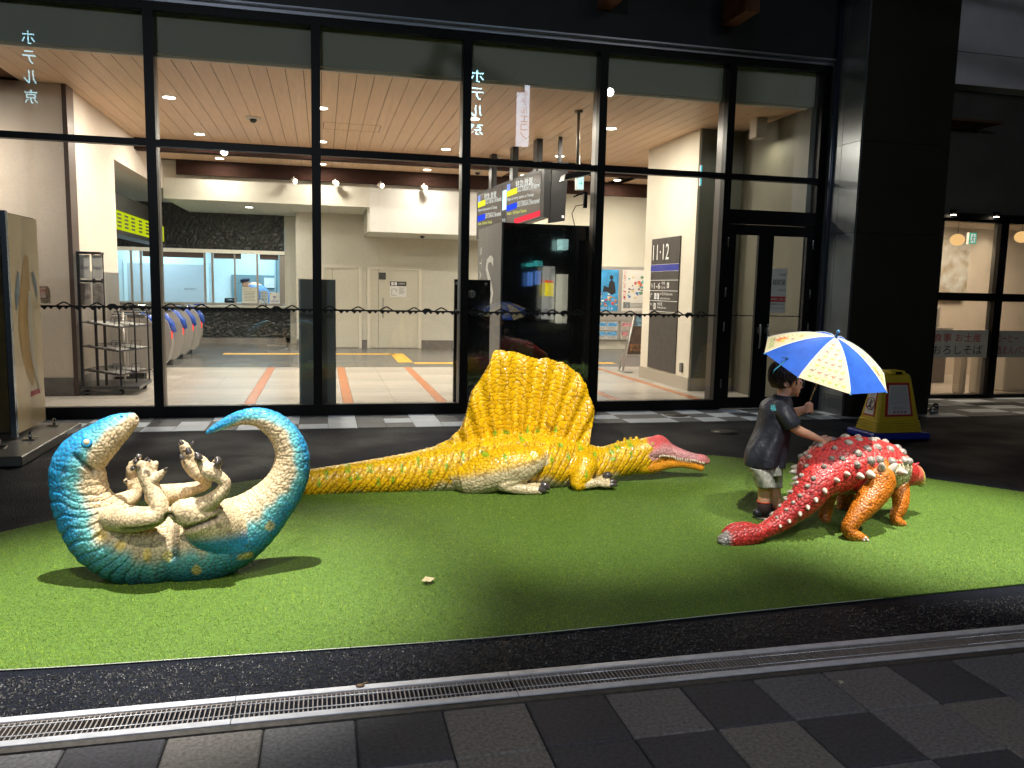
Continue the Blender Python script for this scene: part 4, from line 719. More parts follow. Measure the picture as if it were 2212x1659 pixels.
# ------------------------------------------------------------------ sculpted figures: lofted limbs fused into one skin
def hsh(i, j, k):
    a = np.sin(i*127.1+j*311.7+k*74.7)*43758.5453; return a-np.floor(a)
def cells(a, b, seed=0., jit=.8):
    a = a+.18*np.sin(b*1.9+seed); b = b+.22*np.sin(a*1.3+seed*2)
    ia = np.floor(a); ib = np.floor(b); F1 = np.full(a.shape, 9.); F2 = np.full(a.shape, 9.); ID = np.zeros(a.shape)
    for da in (-1, 0, 1):
        for db in (-1, 0, 1):
            ca = ia+da; cb = ib+db; pa = ca+.5+jit*(hsh(ca, cb, seed)-.5); pb = cb+.5+jit*(hsh(ca, cb, seed+5.3)-.5)
            d = np.hypot(a-pa, b-pb); m = d < F1; F2 = np.where(m, F1, np.minimum(F2, d)); ID = np.where(m, hsh(ca, cb, seed+9.1), ID); F1 = np.where(m, d, F1)
    return F1, F2, ID
def sstep(x, a, b): t = np.clip((x-a)/(b-a), 0, 1); return t*t*(3-2*t)
def mixc(a, b, t): return np.asarray(a)*(1-t[..., None]) + np.asarray(b)*t[..., None]

class Sculpt:
    def __init__(s): s.T = []; s.mb = MB()
    def limb(s, pts, rad, lat=1., ref=(0, 1, 0), fold=0, fl=.05, cell=(.03, .03), tag='', per=6, solid=True, n=24):
        pts = catmull(pts, per); rad = np.maximum(catmull([[r] for r in rad], per)[:, 0], .001)
        latv = catmull([[l] for l in (lat if hasattr(lat, '__len__') else [lat]*((len(pts)-1)//per+1))], per)[:, 0]
        # hemispherical ends
        def cap(p, t, r, l):
            return [(p+t*r*math.sin(q), r*math.cos(q), l) for q in (math.radians(30), math.radians(60), math.radians(82))]
        t0 = pts[0]-pts[1]; t0 /= np.linalg.norm(t0); t1 = pts[-1]-pts[-2]; t1 /= np.linalg.norm(t1)
        A = cap(pts[0], t0, rad[0], latv[0])[::-1]; B_ = cap(pts[-1], t1, rad[-1], latv[-1])
        P = np.array([a[0] for a in A]+list(pts)+[b[0] for b in B_]); R = np.array([a[1] for a in A]+list(rad)+[b[1] for b in B_]); Lr = np.array([a[2] for a in A]+list(latv)+[b[2] for b in B_])
        Tn = np.gradient(P, axis=0); Tn /= np.linalg.norm(Tn, axis=1)[:, None]
        ref = np.array(ref, float); L = ref-(Tn@ref)[:, None]*Tn; L /= np.linalg.norm(L, axis=1)[:, None]; U = np.cross(L, Tn)
        sl = np.concatenate([[0], np.cumsum(np.linalg.norm(np.diff(P, axis=0), axis=1))])
        if solid:
            RR = R*(1+fold*np.sin(sl/fl*2*PI)); v = []; f = []
            for i in range(len(P)):
                for k in range(n): a = 2*PI*k/n; v.append(P[i]+U[i]*math.cos(a)*RR[i]+L[i]*math.sin(a)*RR[i]*Lr[i])
            for i in range(len(P)-1):
                for k in range(n): f.append((i*n+k, i*n+(k+1) % n, (i+1)*n+(k+1) % n, (i+1)*n+k))
            f += [tuple(range(n-1, -1, -1)), tuple(range((len(P)-1)*n, len(P)*n))]; s.mb.add(v, f)
        s.T.append(dict(P=P, R=R, Lr=Lr, T=Tn, L=L, U=U, s=sl, cell=cell, tag=tag, rm=float(np.mean(rad))))
    def blob(s, c, r, sc=(1, 1, 1)): s.mb.ball(c, r, 20, sc=sc)
    def skin(s, name, voxel, smooth=1):
        me = s.mb.mesh(name, []); o = bpy.data.objects.new('tmp', me); C.objects.link(o)
        m = o.modifiers.new('r', 'REMESH'); m.mode = 'VOXEL'; m.voxel_size = voxel; m.use_smooth_shade = True
        if smooth: k = o.modifiers.new('s', 'SMOOTH'); k.iterations = smooth; k.factor = .5
        dg = bpy.context.evaluated_depsgraph_get(); out = bpy.data.meshes.new_from_object(o.evaluated_get(dg)); bpy.data.objects.remove(o); out.name = name
        N = len(out.vertices); co = np.empty(N*3); out.vertices.foreach_get('co', co); no = np.empty(N*3); out.vertices.foreach_get('normal', no)
        s.me = out; s.co = co.reshape(-1, 3); s.no = no.reshape(-1, 3); s.param(); return s
    def param(s):
        N = len(s.co); best = np.full(N, 1e9); s.ti = np.zeros(N, int); s.sv = np.zeros(N); s.th = np.zeros(N); s.q = np.zeros(N); s.u = np.zeros(N); s.off = np.zeros(N)
        for t, T in enumerate(s.T):
            for a in range(0, N, 20000):
                X = s.co[a:a+20000]; D = np.linalg.norm(X[:, None]-T['P'][None], axis=2); i = np.argmin(D-T['R'][None]*.5, axis=1)
                d = X-T['P'][i]; uu = (d*T['U'][i]).sum(1); ll = (d*T['L'][i]).sum(1); tt = (d*T['T'][i]).sum(1)
                qn = np.sqrt(uu**2+(ll/T['Lr'][i])**2+tt**2*.6)/T['R'][i]; k = qn < best[a:a+20000]; z = np.where(k)[0]+a
                best[z] = qn[k]; s.ti[z] = t; s.sv[z] = T['s'][i][k]+tt[k]; s.th[z] = np.arctan2(ll, uu)[k]; s.q[z] = qn[k]; s.u[z] = (T['s'][i]/T['s'][-1])[k]; s.off[z] = (uu/T['R'][i])[k]
        s.tag = np.array([T['tag'] for T in s.T])[s.ti] if s.T else None
    def scales(s, amp=.003, wid=.28, jit=1.):
        amp = amp*np.where(np.isin(s.tag, ['limb', 'head']), .55, 1.)
        ca = np.array([T['cell'][0] for T in s.T])[s.ti]; cb = np.array([T['cell'][1] for T in s.T])[s.ti]; rm = np.zeros(len(s.co)); bl = 5.*ca; bnd = np.floor(s.sv/bl)
        for t, T in enumerate(s.T): k = s.ti == t; rm[k] = np.interp((bnd[k]+.5)*bl[k], T['s'], T['R']*(1+T['Lr'])/2)
        F1, F2, ID = cells(s.sv/ca, s.th*np.round(rm/.012)*.012/cb+bnd*.37, 3.1*1, jit); s.F1, s.F2, s.ID = F1, F2, ID
        s.edge = sstep(F2-F1, 0.02, wid); s.co = s.co+s.no*(amp*(s.edge-1)+amp*.22*(1-F1))[:, None]
    def finish(s, col, parent, name, mat_, crack=None):
        s.me.vertices.foreach_set('co', s.co.ravel()); s.me.update()
        a = s.me.color_attributes.new('paint', 'FLOAT_COLOR', 'POINT'); c4 = np.ones((len(s.co), 4)); c4[:, :3] = np.clip(col, 0, 1); a.data.foreach_set('color', c4.ravel())
        s.me.materials.clear(); s.me.materials.append(mat_); s.me.polygons.foreach_set('use_smooth', [True]*len(s.me.polygons)); return link(name, s.me, parent)
    def near(s, p):
        i = int(np.argmin(((s.co-np.array(p))**2).sum(1))); return s.co[i], s.no[i]
def paint_mat(name, rough=.4, coat=.3, bump=.3, bs=160, spec=.5):
    m = bpy.data.materials.new(name); m.use_nodes = True; n = m.node_tree; b = n.nodes['Principled BSDF']
    A = n.nodes.new('ShaderNodeVertexColor'); A.layer_name = 'paint'; tc = n.nodes.new('ShaderNodeTexCoord'); t = n.nodes.new('ShaderNodeTexNoise'); t.inputs['Scale'].default_value = 14; t.inputs['Detail'].default_value = 6
    n.links.new(tc.outputs['Object'], t.inputs[0]); r = n.nodes.new('ShaderNodeMapRange'); r.inputs[3].default_value = .78; r.inputs[4].default_value = 1.22; n.links.new(t.outputs[0], r.inputs[0])
    mx = n.nodes.new('ShaderNodeVectorMath'); mx.operation = 'SCALE'; n.links.new(A.outputs[0], mx.inputs[0]); n.links.new(r.outputs[0], mx.inputs[3]); n.links.new(mx.outputs[0], b.inputs['Base Color'])
    b.inputs['Roughness'].default_value = rough; b.inputs['Coat Weight'].default_value = coat; b.inputs['Coat Roughness'].default_value = .12; b.inputs['Specular IOR Level'].default_value = spec
    t2 = n.nodes.new('ShaderNodeTexNoise'); t2.inputs['Scale'].default_value = bs; t2.inputs['Detail'].default_value = 3; n.links.new(tc.outputs['Object'], t2.inputs[0])
    bp = n.nodes.new('ShaderNodeBump'); bp.inputs['Strength'].default_value = bump; bp.inputs['Distance'].default_value = .004; n.links.new(t2.outputs[0], bp.inputs['Height']); n.links.new(bp.outputs[0], b.inputs['Normal']); return m
def claw(pts, rad, parent, m, name='claw'):
    P = catmull(pts, 5); R = catmull([[r] for r in rad], 5)[:, 0]; return MB().tube([tuple(p) for p in P], list(np.maximum(R, .0006)), 10).obj(name, m, parent)
def tr(lst, Y, f=lambda x, y: (x, y)):
    P = []; R = []
    for q in lst:
        y_ = q[3] if len(q) > 3 else Y; p = at(*f(q[0], q[1]), y_); P.append(p); R.append(q[2]/ppm(p))
    return P, R
horn = mat('dark_claw_paint', (.055, .045, .042), .25, coat=.5, noise=.3, nscale=60)

# ---------------- blue iguanodont lying on its back
c1 = lambda x, y: (81+.29297*x, 837+.29297*y)
def t1(lst, Y): return tr([(a[0], a[1], a[2]*.29297, *a[3:]) for a in lst], Y, c1)
YB = 4.36
bl = thing('dinosaur_sculpture', 'blue and cream dinosaur sculpture lying curled on its back', 'dinosaur sculpture', 'painted dinosaur sculptures on the turf', (-.75, 4.4, 0))
D = Sculpt()
P, R = t1([(678, 246, 66), (630, 274, 94), (550, 325, 118), (470, 392, 140), (392, 455, 160), (322, 530, 176), (298, 620, 192), (305, 730, 198), (335, 850, 212), (410, 975, 240), (520, 1090, 268), (680, 1160, 292), (850, 1178, 285), (980, 1165, 262), (1080, 1160, 285), (1250, 1135, 292), (1420, 1075, 268), (1575, 985, 222), (1710, 865, 178), (1810, 745, 152), (1870, 610, 136), (1875, 480, 122), (1825, 360, 106), (1735, 268, 92), (1620, 218, 72), (1500, 222, 54), (1390, 262, 41), (1305, 302, 28), (1252, 332, 14)], YB)
lat = [.8, .8, .82, .85, .85, .8, .7, .68, .7, .74, .78, .8, .82, .85, .82, .8, .8, .8, .82, .85, .88, .9, .9, .9, .9, .9, .9, .9, .9]
D.limb(P, R, lat, fold=.012, fl=.045, cell=(.019, .024), tag='body', per=8, n=40)
def bl_limb(lst, Y, cell=(.018, .020), lat=1., fold=.0, tag='limb'):
    P, R = t1(lst, Y); D.limb(P, R, lat, cell=cell, tag=tag, fold=fold, fl=.02)
bl_limb([(560, 960, 95, 4.26), (680, 970, 100, 4.18), (800, 965, 88, 4.14), (885, 935, 74, 4.14), (895, 860, 68, 4.15), (855, 770, 62, 4.17), (820, 700, 58, 4.18), (800, 640, 62, 4.19)], 0)    # near arm
for k, (x0, y0, x1_, y1_, r) in enumerate(((775, 640, 725, 545, 30), (790, 630, 770, 560, 30), (815, 630, 825, 555, 30), (840, 640, 872, 560, 26), (850, 690, 935, 615, 30))):
    bl_limb([(x0, y0, r+8), ((x0+x1_)/2, (y0+y1_)/2, r+3), (x1_, y1_, r-(12 if k == 4 else 5))], 4.19-.02*(k == 4), cell=(.013, .03), fold=.03)
bl_limb([(600, 850, 70, 4.5), (690, 810, 62, 4.56), (720, 740, 52, 4.58), (700, 660, 45, 4.58), (695, 600, 40, 4.57)], 0)   # far arm
for x0, y0, x1_, y1_ in ((690, 620, 690, 560), (700, 600, 745, 520), (680, 700, 655, 690), (705, 600, 720, 545)): bl_limb([(x0, y0, 32), (x1_, y1_, 20)], 4.56)
bl_limb([(880, 800, 85, 4.52), (1000, 780, 72, 4.58), (1130, 750, 52, 4.6), (1240, 715, 40, 4.6), (1230, 680, 36, 4.56), (1170, 630, 48, 4.52), (1120, 560, 52, 4.5), (1100, 500, 44, 4.5)], 0)   # far leg
bl_limb([(1440, 1095, 225, 4.33), (1320, 1030, 205, 4.26), (1215, 970, 165, 4.19), (1140, 930, 128, 4.16), (1085, 920, 106, 4.15)], 0, lat=.8, fold=.015)       # near thigh
bl_limb([(1150, 900, 80, 4.16), (1260, 850, 62, 4.14), (1350, 780, 50, 4.12), (1385, 710, 42, 4.12), (1340, 660, 46, 4.12), (1270, 620, 60, 4.12), (1240, 590, 50, 4.13)], 0)    # near shank and foot
for lst in ([(1250, 610, 48), (1215, 550, 42), (1185, 520, 32)], [(1280, 630, 42), (1310, 590, 38), (1325, 550, 32)], [(1180, 640, 46), (1130, 570, 46), (1100, 530, 34)], [(1170, 570, 34), (1130, 500, 34), (1115, 470, 28)], [(1110, 500, 38), (1085, 440, 38), (1065, 410, 24)]):
    bl_limb([(*q, 4.14 if lst[0][0] > 1200 else 4.3) for q in lst], 0, cell=(.013, .03), fold=.04)
D.blob(at(*c1(590, 1010), 4.3), .09, (1.2, .7, 1)); D.blob(at(*c1(365, 345), YB), .035)
D.skin('body', .0052, 2)
# mouth slit and the crease between chest and haunch
def groove(S_, p0, p1, depth, w):
    p0 = np.array(p0); p1 = np.array(p1); d = p1-p0; L = np.linalg.norm(d); d = d/L; r = S_.co-p0; t = np.clip((r@d)/L, 0, 1); dd = S_.co-(p0+np.outer(t*L, d)); q = np.hypot(dd[:, 0], dd[:, 2]); g = np.exp(-(q/w)**2)*(S_.no[:, 1] < -.1)*(np.abs(dd[:, 1]) < .16)
    S_.co = S_.co-S_.no*(depth*g)[:, None]; return g
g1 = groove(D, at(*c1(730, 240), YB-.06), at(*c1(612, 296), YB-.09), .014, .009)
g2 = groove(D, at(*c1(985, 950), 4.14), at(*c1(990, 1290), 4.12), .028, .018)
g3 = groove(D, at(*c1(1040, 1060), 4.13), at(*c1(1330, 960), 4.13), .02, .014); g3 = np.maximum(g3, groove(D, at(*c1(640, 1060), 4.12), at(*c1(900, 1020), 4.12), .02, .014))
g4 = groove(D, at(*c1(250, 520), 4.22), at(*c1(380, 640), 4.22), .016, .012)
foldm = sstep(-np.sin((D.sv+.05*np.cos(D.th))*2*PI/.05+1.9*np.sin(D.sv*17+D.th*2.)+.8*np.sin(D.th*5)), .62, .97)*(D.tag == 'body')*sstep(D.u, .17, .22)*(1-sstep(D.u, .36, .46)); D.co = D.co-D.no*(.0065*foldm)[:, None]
D.scales(.0034, .24)
cream = np.array((.60, .46, .28)); blue = np.array((.014, .23, .46)); aqua = np.array((.14, .48, .50)); teal_shade = np.array((.01, .10, .10)); deep = np.array((.01, .13, .30))
off = D.off+.10*np.sin(D.sv*23)+.06*np.sin(D.sv*61+D.th*3); u = D.u
lim = np.interp(u, [0, .06, .12, .2, .3, .42, .5, .6, .68, .76, .84, .9, .94, 1], [.6, .1, -.25, -.38, -.15, .05, -.1, -.28, .0, .16, .2, -.1, -.7, -1.5])
b_ = sstep(off, lim-.15, lim+.3); c_ = sstep(off, lim+.2, lim+.85)
col = mixc(cream, aqua, b_); col = mixc(col[:, :], blue, c_) if False else col*(1-c_[:, None])+blue*c_[:, None]
isb = (D.tag == 'body'); col = np.where(isb[:, None], col, cream)
th_ = (D.tag != 'body') & (D.co[:, 0] > at(*c1(1000, 900), 4.2)[0]) & (D.co[:, 2] < at(*c1(1200, 1050), 4.2)[2]); lowb = sstep(-D.co[:, 2], -at(*c1(1200, 1040), 4.2)[2], -at(*c1(1200, 1150), 4.2)[2])*th_
col = col*(1-lowb[:, None])+blue*lowb[:, None]
under = sstep(-D.co[:, 2], -.27, -.07)*isb; col = col*(1-.72*under[:, None])+teal_shade*(.72*under)[:, None]  # lower body toned teal, partly shade and turf bounce painted in
for x, y in ((430, 1110), (580, 1200), (790, 1265), (945, 1280), (1700, 1060), (1520, 1290), (1160, 1370)):
    p = at(*c1(x, y), 4.15); d = np.hypot(D.co[:, 0]-p[0], D.co[:, 2]-p[2])+.007*np.sin(D.co[:, 0]*87+x)+.007*np.sin(D.co[:, 2]*71+y); k = (1-sstep(d, .014, .036))*(D.co[:, 1] < 4.45); col = col*(1-.6*k[:, None])+np.array((.72, .50, .08))*(.6*k)[:, None]
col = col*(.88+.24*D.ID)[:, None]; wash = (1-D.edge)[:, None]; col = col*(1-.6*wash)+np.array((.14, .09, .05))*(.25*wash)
for g in (g1*1.6, g2, g3, g4, foldm*.3): col = col*np.clip(1-.8*g[:, None], 0, 1)  # darkens mouth slit and folds; shade of thigh and haunch creases painted in
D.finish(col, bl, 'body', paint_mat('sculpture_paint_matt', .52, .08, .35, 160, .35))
for a in ([(1190, 530, 30), (1183, 505, 27), (1165, 480, 10)], [(1325, 560, 34), (1330, 540, 30), (1318, 512, 14)], [(1118, 490, 24), (1112, 465, 22), (1108, 440, 10)], [(1068, 420, 18), (1058, 402, 15), (1050, 385, 6)], [(1070, 530, 20), (1062, 510, 18), (1055, 490, 8)], [(1140, 420, 14), (1145, 405, 10), (1148, 395, 5)]):
    P, R = t1(a, 4.1 if a[0][0] > 1150 else 4.24); claw(P, R, bl, horn)
for a in ([(738, 552, 26), (722, 540, 24), (708, 535, 12)], [(752, 520, 24), (742, 508, 22), (728, 500, 12)], [(715, 600, 24), (700, 592, 22), (690, 585, 12)], [(795, 540, 14), (808, 522, 10), (812, 512, 4)], [(935, 610, 14), (950, 598, 11), (965, 590, 4)], [(662, 690, 12), (650, 692, 9), (642, 694, 4)], [(820, 545, 14), (826, 535, 10), (828, 528, 4)]):
    P, R = t1(a, 4.15); claw(P, R, bl, horn)
def eye(S_, p, r, parent, iris, lid, pup=True):
    c, n = S_.near(p); n = Vector(n); e = MB().ball(Vector(c)+n*(-r*.25), r, 14).obj('eye', iris, parent); MB().lathe([(r*1.02, -r*.2), (r*1.28, .0), (r*1.3, r*.25), (r*1.0, r*.42), (r*.82, r*.36)], c, 18, axis=n).obj('eyelid', lid, e)
    if pup: MB().ball(Vector(c)+n*(r*.62), r*.32, 10, sc=(1, 1, 1)).obj('pupil', horn, e)
eye(D, at(*c1(345, 400), 4.24), .020, bl, mat('eye_cream', (.6, .5, .3), .2, coat=1), mat('lid_blue', (.012, .22, .44), .4, coat=.3), False)
MB().ball(D.near(at(*c1(618, 205), 4.33))[0], .008, 8).obj('nostril', mat('lid_blue', (.012, .22, .44), .4, coat=.3), bl)

# ---------------- yellow spinosaur lying on its belly
YS = 6.02
spn = thing('dinosaur_sculpture', 'yellow sail-backed dinosaur sculpture with pink snout lying flat on the turf', 'dinosaur sculpture', 'painted dinosaur sculptures on the turf', (1.5, 6, 0))
D = Sculpt()
P, R = tr([(1405, 985, 30), (1388, 984, 36), (1360, 988, 37), (1330, 995, 36), (1300, 1003, 38), (1265, 1005, 46), (1225, 1000, 53), (1170, 996, 60), (1110, 996, 62), (1050, 1001, 60), (1000, 1008, 56), (950, 1014, 50), (890, 1022, 44), (830, 1028, 39), (770, 1034, 35), (720, 1039, 32), (670, 1045, 30), (630, 1051, 24), (600, 1057, 14)], YS)
R = [r*1.03 for r in R]
D.limb(P, R, [.8, .85, .85, .85, .85, .95, 1.05, 1.1, 1.1, 1.05, 1., .95, .95, .95, .95, .95, .95, .95, .95], fold=.016, fl=.055, cell=(.03, .034), tag='body', per=8, n=40)
P, R = tr([(1385, 975, 26), (1408, 968, 25), (1430, 970, 21), (1452, 977, 16), (1476, 984, 12.5), (1500, 990, 11), (1518, 993, 11), (1526, 996, 8)], YS-.02); D.limb(P, R, [1.0, 1.05, 1, .95, .9, .85, .85, .85], cell=(.018, .018), tag='snout')
P, R = tr([(1382, 1004, 21), (1408, 1005, 18), (1438, 1001, 13), (1470, 1000.5, 9.5), (1495, 1005, 8.5), (1514, 1010, 8)], YS-.02); D.limb(P, R, [1.1, 1.1, 1., .95, .9, .9], cell=(.018, .018), tag='jaw')
P, R = tr([(1408, 950, 7), (1424, 947, 8), (1438, 953, 6), (1446, 960, 4)], YS-.02); D.limb(P, R, .6, cell=(.015, .015), tag='snout')
# hind leg, folded; forearm
def s_l(lst, tag='leg', cell=(.022, .022), lat=1., fold=0): P, R = tr(lst, 0); D.limb(P, R, lat, cell=cell, tag=tag, fold=fold, fl=.03)
s_l([(1020, 1030, 42, 5.88), (1070, 1015, 46, 5.84), (1120, 1003, 42, 5.8), (1150, 992, 30, 5.78)], 'thigh', (.03, .03))
s_l([(1155, 1000, 22, 5.76), (1130, 1020, 18, 5.74), (1108, 1035, 15, 5.73), (1088, 1046, 14, 5.73)])
s_l([(1085, 1050, 11, 5.73), (1110, 1055, 11, 5.72), (1140, 1058, 11, 5.71), (1165, 1059, 10, 5.70)], fold=.04)
s_l([(1130, 1052, 9, 5.76), (1160, 1052, 9, 5.76), (1172, 1052, 8, 5.76)], fold=.04)
s_l([(1262, 1005, 30, 5.86), (1255, 1025, 24, 5.8), (1248, 1042, 17, 5.77), (1250, 1048, 14, 5.76)], 'arm')
s_l([(1256, 1048, 10, 5.76), (1280, 1044, 10, 5.76), (1305, 1041, 9, 5.76), (1320, 1043, 8, 5.76)], fold=.04)
s_l([(1285, 1042, 8, 5.8), (1300, 1035, 8, 5.8), (1312, 1028, 7, 5.8)], fold=.04); s_l([(1300, 1046, 7, 5.73), (1320, 1047, 7, 5.73)], fold=.04)
# sail: sheet with ribs, closed
top = [(944, 962), (967, 951), (985, 935), (999, 918), (1008, 888), (1013, 862), (1019, 843), (1035, 820), (1054, 788), (1063, 763), (1072, 755), (1095, 758), (1116, 760), (1130, 766), (1146, 770), (1169, 775), (1183, 773), (1204, 781), (1220, 783), (1232, 794), (1250, 806), (1258, 819), (1267, 833), (1272, 854), (1281, 877), (1282, 896), (1279, 915), (1274, 931), (1270, 949), (1272, 963), (1282, 972)]
tp_ = np.array([at(x, y, YS) for x, y in top]); tp_ = catmull(tp_, 4); n_ = len(tp_)
bx_ = np.linspace(at(930, 1010, YS)[0], at(1285, 1010, YS)[0], n_); zb = .17; FO = at(1099, 1193, YS)
rows = 26; v = []
for side in (-1, 1):
    for j in range(rows):
        t = j/(rows-1)
        for i in range(n_):
            x = bx_[i]*(1-t)+tp_[i][0]*t; z = zb*(1-t)+tp_[i][2]*t; ph = math.atan2(x-FO[0], z-FO[2]); thk = (.062*(1-t)**1.5+.026)*math.sqrt(max(.02, 1-t**6))
            rib = .5+.5*math.cos((ph-.07)/.108*2*PI); wv = .02*math.sin(ph*9)*t
            v.append((x, YS+wv+side*(thk*.62+.045*rib*min(1, 3*t)*math.sqrt(max(.02, 1-t**8))), z))
f = []; o2 = rows*n_
for j in range(rows-1):
    for i in range(n_-1):
        a = j*n_+i; f.append((a, a+1, a+n_+1, a+n_)); f.append((o2+a, o2+a+n_, o2+a+n_+1, o2+a+1))
for i in range(n_-1): a = (rows-1)*n_+i; f.append((a, a+1, o2+a+1, o2+a)); f.append((i, o2+i, o2+i+1, i+1))
for j in range(rows-1): a = j*n_; f.append((a, a+n_, o2+a+n_, o2+a)); a = j*n_+n_-1; f.append((a, o2+a, o2+a+n_, a+n_))
D.mb.add(v, f)
# spiny ridge along the neck and back
for x, y in ((1298, 968), (1309, 963), (1322, 955), (1335, 948), (1350, 942), (1362, 940), (1375, 939), (1388, 943), (930, 968), (905, 974), (880, 980), (855, 986), (830, 990), (805, 994)): p = at(x, y+6.5, YS); D.blob(p, .015 if x > 1000 else .018, (1, .7, .9))
D.skin('body', .006, 1)
sail = (D.q > 1.12) & (np.abs(D.co[:, 1]-YS) < .13) & (D.tag == 'body') & (D.co[:, 0] < bx_[-1]+.02) & (D.co[:, 0] > bx_[0])
ph = np.arctan2(D.co[:, 0]-FO[0], D.co[:, 2]-FO[2]); rr = np.hypot(D.co[:, 0]-FO[0], D.co[:, 2]-FO[2])
co0 = D.co.copy(); D.scales(.0036, .22)
rb = .5+.5*np.cos((ph-.07)/.108*2*PI)
F1, F2, ID = cells(ph/.045+.25*np.sin(rr*30), rr/.031, 2.2, 1.); e2 = sstep(F2-F1, .02, .17); D.edge = np.where(sail, e2, D.edge); D.ID = np.where(sail, ID, D.ID)
D.co = np.where(sail[:, None], co0+D.no*(.0055*(e2-1)+.0004*(1-F1))[:, None], D.co)
# long folds of skin on flank and neck
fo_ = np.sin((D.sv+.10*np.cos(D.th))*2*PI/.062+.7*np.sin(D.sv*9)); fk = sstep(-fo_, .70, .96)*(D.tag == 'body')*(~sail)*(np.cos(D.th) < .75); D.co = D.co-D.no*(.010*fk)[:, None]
yel = np.array((.74, .43, .005)); yel2 = np.array((.68, .33, .003)); crm = np.array((.60, .50, .30)); pink = np.array((.74, .36, .38)); redp = np.array((.64, .10, .11)); ora = np.array((.78, .30, .02)); grn = np.array((.13, .42, .02))
col = np.tile(yel, (len(D.co), 1)); col = col*(1-(.5*rb*sail)[:, None])+yel2*(.5*rb*sail)[:, None]
bel = sstep(-D.co[:, 2]+.03*np.sin(D.co[:, 0]*9)+.02*np.sin(D.co[:, 0]*31), -np.interp(D.co[:, 0], [-.2, .4, .9, 1.4, 1.9, 2.2, 2.6], [.0, .02, .075, .11, .12, .10, .0]), -np.interp(D.co[:, 0], [-.2, .4, .9, 1.4, 1.9, 2.2, 2.6], [-.1, -.06, .0, .03, .05, .03, -.1]))*(D.tag == 'body')
col = mixc(yel, crm, bel)*(~sail)[:, None]+col*sail[:, None]
leg = D.tag == 'leg'; col[leg] = crm; tg = D.tag == 'thigh'; zt = at(1100, 1000, 5.8)[2]; kt_ = sstep(-(D.co[:, 2]+.25*(D.co[:, 0]-1.3)*-1), -zt-.02, -zt+.06)*tg; col = col*(1-kt_[:, None])+crm*kt_[:, None]
xh = at(1391, 985, YS)[0]; ml = [at(*q, YS-.02) for q in ((1380, 1000), (1424, 984), (1447, 987), (1477, 996), (1494, 997), (1517, 1003), (1530, 1009))]; zm = np.interp(D.co[:, 0], [m[0] for m in ml], [m[2] for m in ml])
hd_ = sstep(D.co[:, 0]+.02*np.sin(D.co[:, 2]*60), xh-.01, xh+.03); upm = sstep(D.co[:, 2], zm-.012, zm+.012); rt_ = sstep(D.co[:, 2], zm+.065, zm+.14)
hc = mixc(ora, pink, upm); hc = hc*(1-rt_[:, None])+redp*rt_[:, None]; fr_ = sstep(D.co[:, 0], xh+.42, xh+.50)*upm; hc = hc*(1-.5*fr_[:, None])+redp*(.5*fr_)[:, None]; col = col*(1-hd_[:, None])+hc*hd_[:, None]
for x, y in ((705, 1030), (752, 1020), (757, 1040), (800, 1018), (818, 1045), (870, 1015), (850, 1040), (905, 1000), (930, 1022), (965, 1008), (1000, 985), (1045, 978), (1082, 980), (1075, 940), (1100, 938), (1148, 935), (1170, 935), (1210, 935), (1212, 963), (1258, 968), (1187, 990), (1290, 985), (1330, 980), (1345, 975), (1330, 995), (1372, 965), (1370, 985), (1255, 1018), (1225, 985), (1130, 950), (690, 1050), (775, 1035)):
    p = at(x, y, 5.85); d = np.hypot((D.co[:, 0]-p[0])*1.2, (D.co[:, 2]-p[2])*.8)+.007*np.sin(D.co[:, 0]*170+x)+.006*np.sin(D.co[:, 2]*140); k = (1-sstep(d, .008, .030))*.8; col = col*(1-k[:, None])+grn*k[:, None]
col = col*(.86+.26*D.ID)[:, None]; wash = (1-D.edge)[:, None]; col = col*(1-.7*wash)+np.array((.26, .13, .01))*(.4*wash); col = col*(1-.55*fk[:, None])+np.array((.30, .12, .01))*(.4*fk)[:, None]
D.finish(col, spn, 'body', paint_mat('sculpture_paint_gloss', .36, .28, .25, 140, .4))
tooth = mat('tooth_ivory', (.75, .68, .5), .25, coat=.5)
mp_ = np.array([at(*q, 5.93) for q in ((1424, 984), (1435, 984), (1447, 987), (1462, 992), (1477, 996), (1494, 997), (1506, 999), (1517, 1003), (1525, 1007))]); mp_ = catmull(mp_, 3)
for i, p in enumerate(mp_[:-1]):
    h = .016 if i < 6 else (.030 if 8 < i < 16 else .02); c, n = D.near(p); b = Vector(c)+Vector((0, -.004, .004)); claw([b, b+Vector((0, -.003, -h*.5)), b+Vector((.002, -.001, -h))], [.006, .005, .001], spn, tooth, 'tooth')
for a in ([(1170, 1046, 9, 5.72), (1180, 1050, 8, 5.70), (1188, 1057, 3, 5.69)], [(1163, 1056, 8, 5.69), (1175, 1059, 6, 5.68), (1180, 1061, 2.5, 5.68)], [(1305, 1030, 8, 5.78), (1314, 1026, 8, 5.77), (1321, 1030, 3, 5.76)], [(1318, 1040, 6, 5.75), (1327, 1040, 5, 5.74), (1333, 1043, 2, 5.74)], [(1318, 1047, 6, 5.72), (1327, 1047, 5, 5.71), (1333, 1049, 2, 5.71)]):
    P, R = tr(a, 0); claw(P, R, spn, horn)
eye(D, at(1411, 957, 5.9), .017, spn, mat('eye_yellow', (.6, .42, .06), .2, coat=1), mat('lid_pink', (.5, .12, .14), .3, coat=.5))

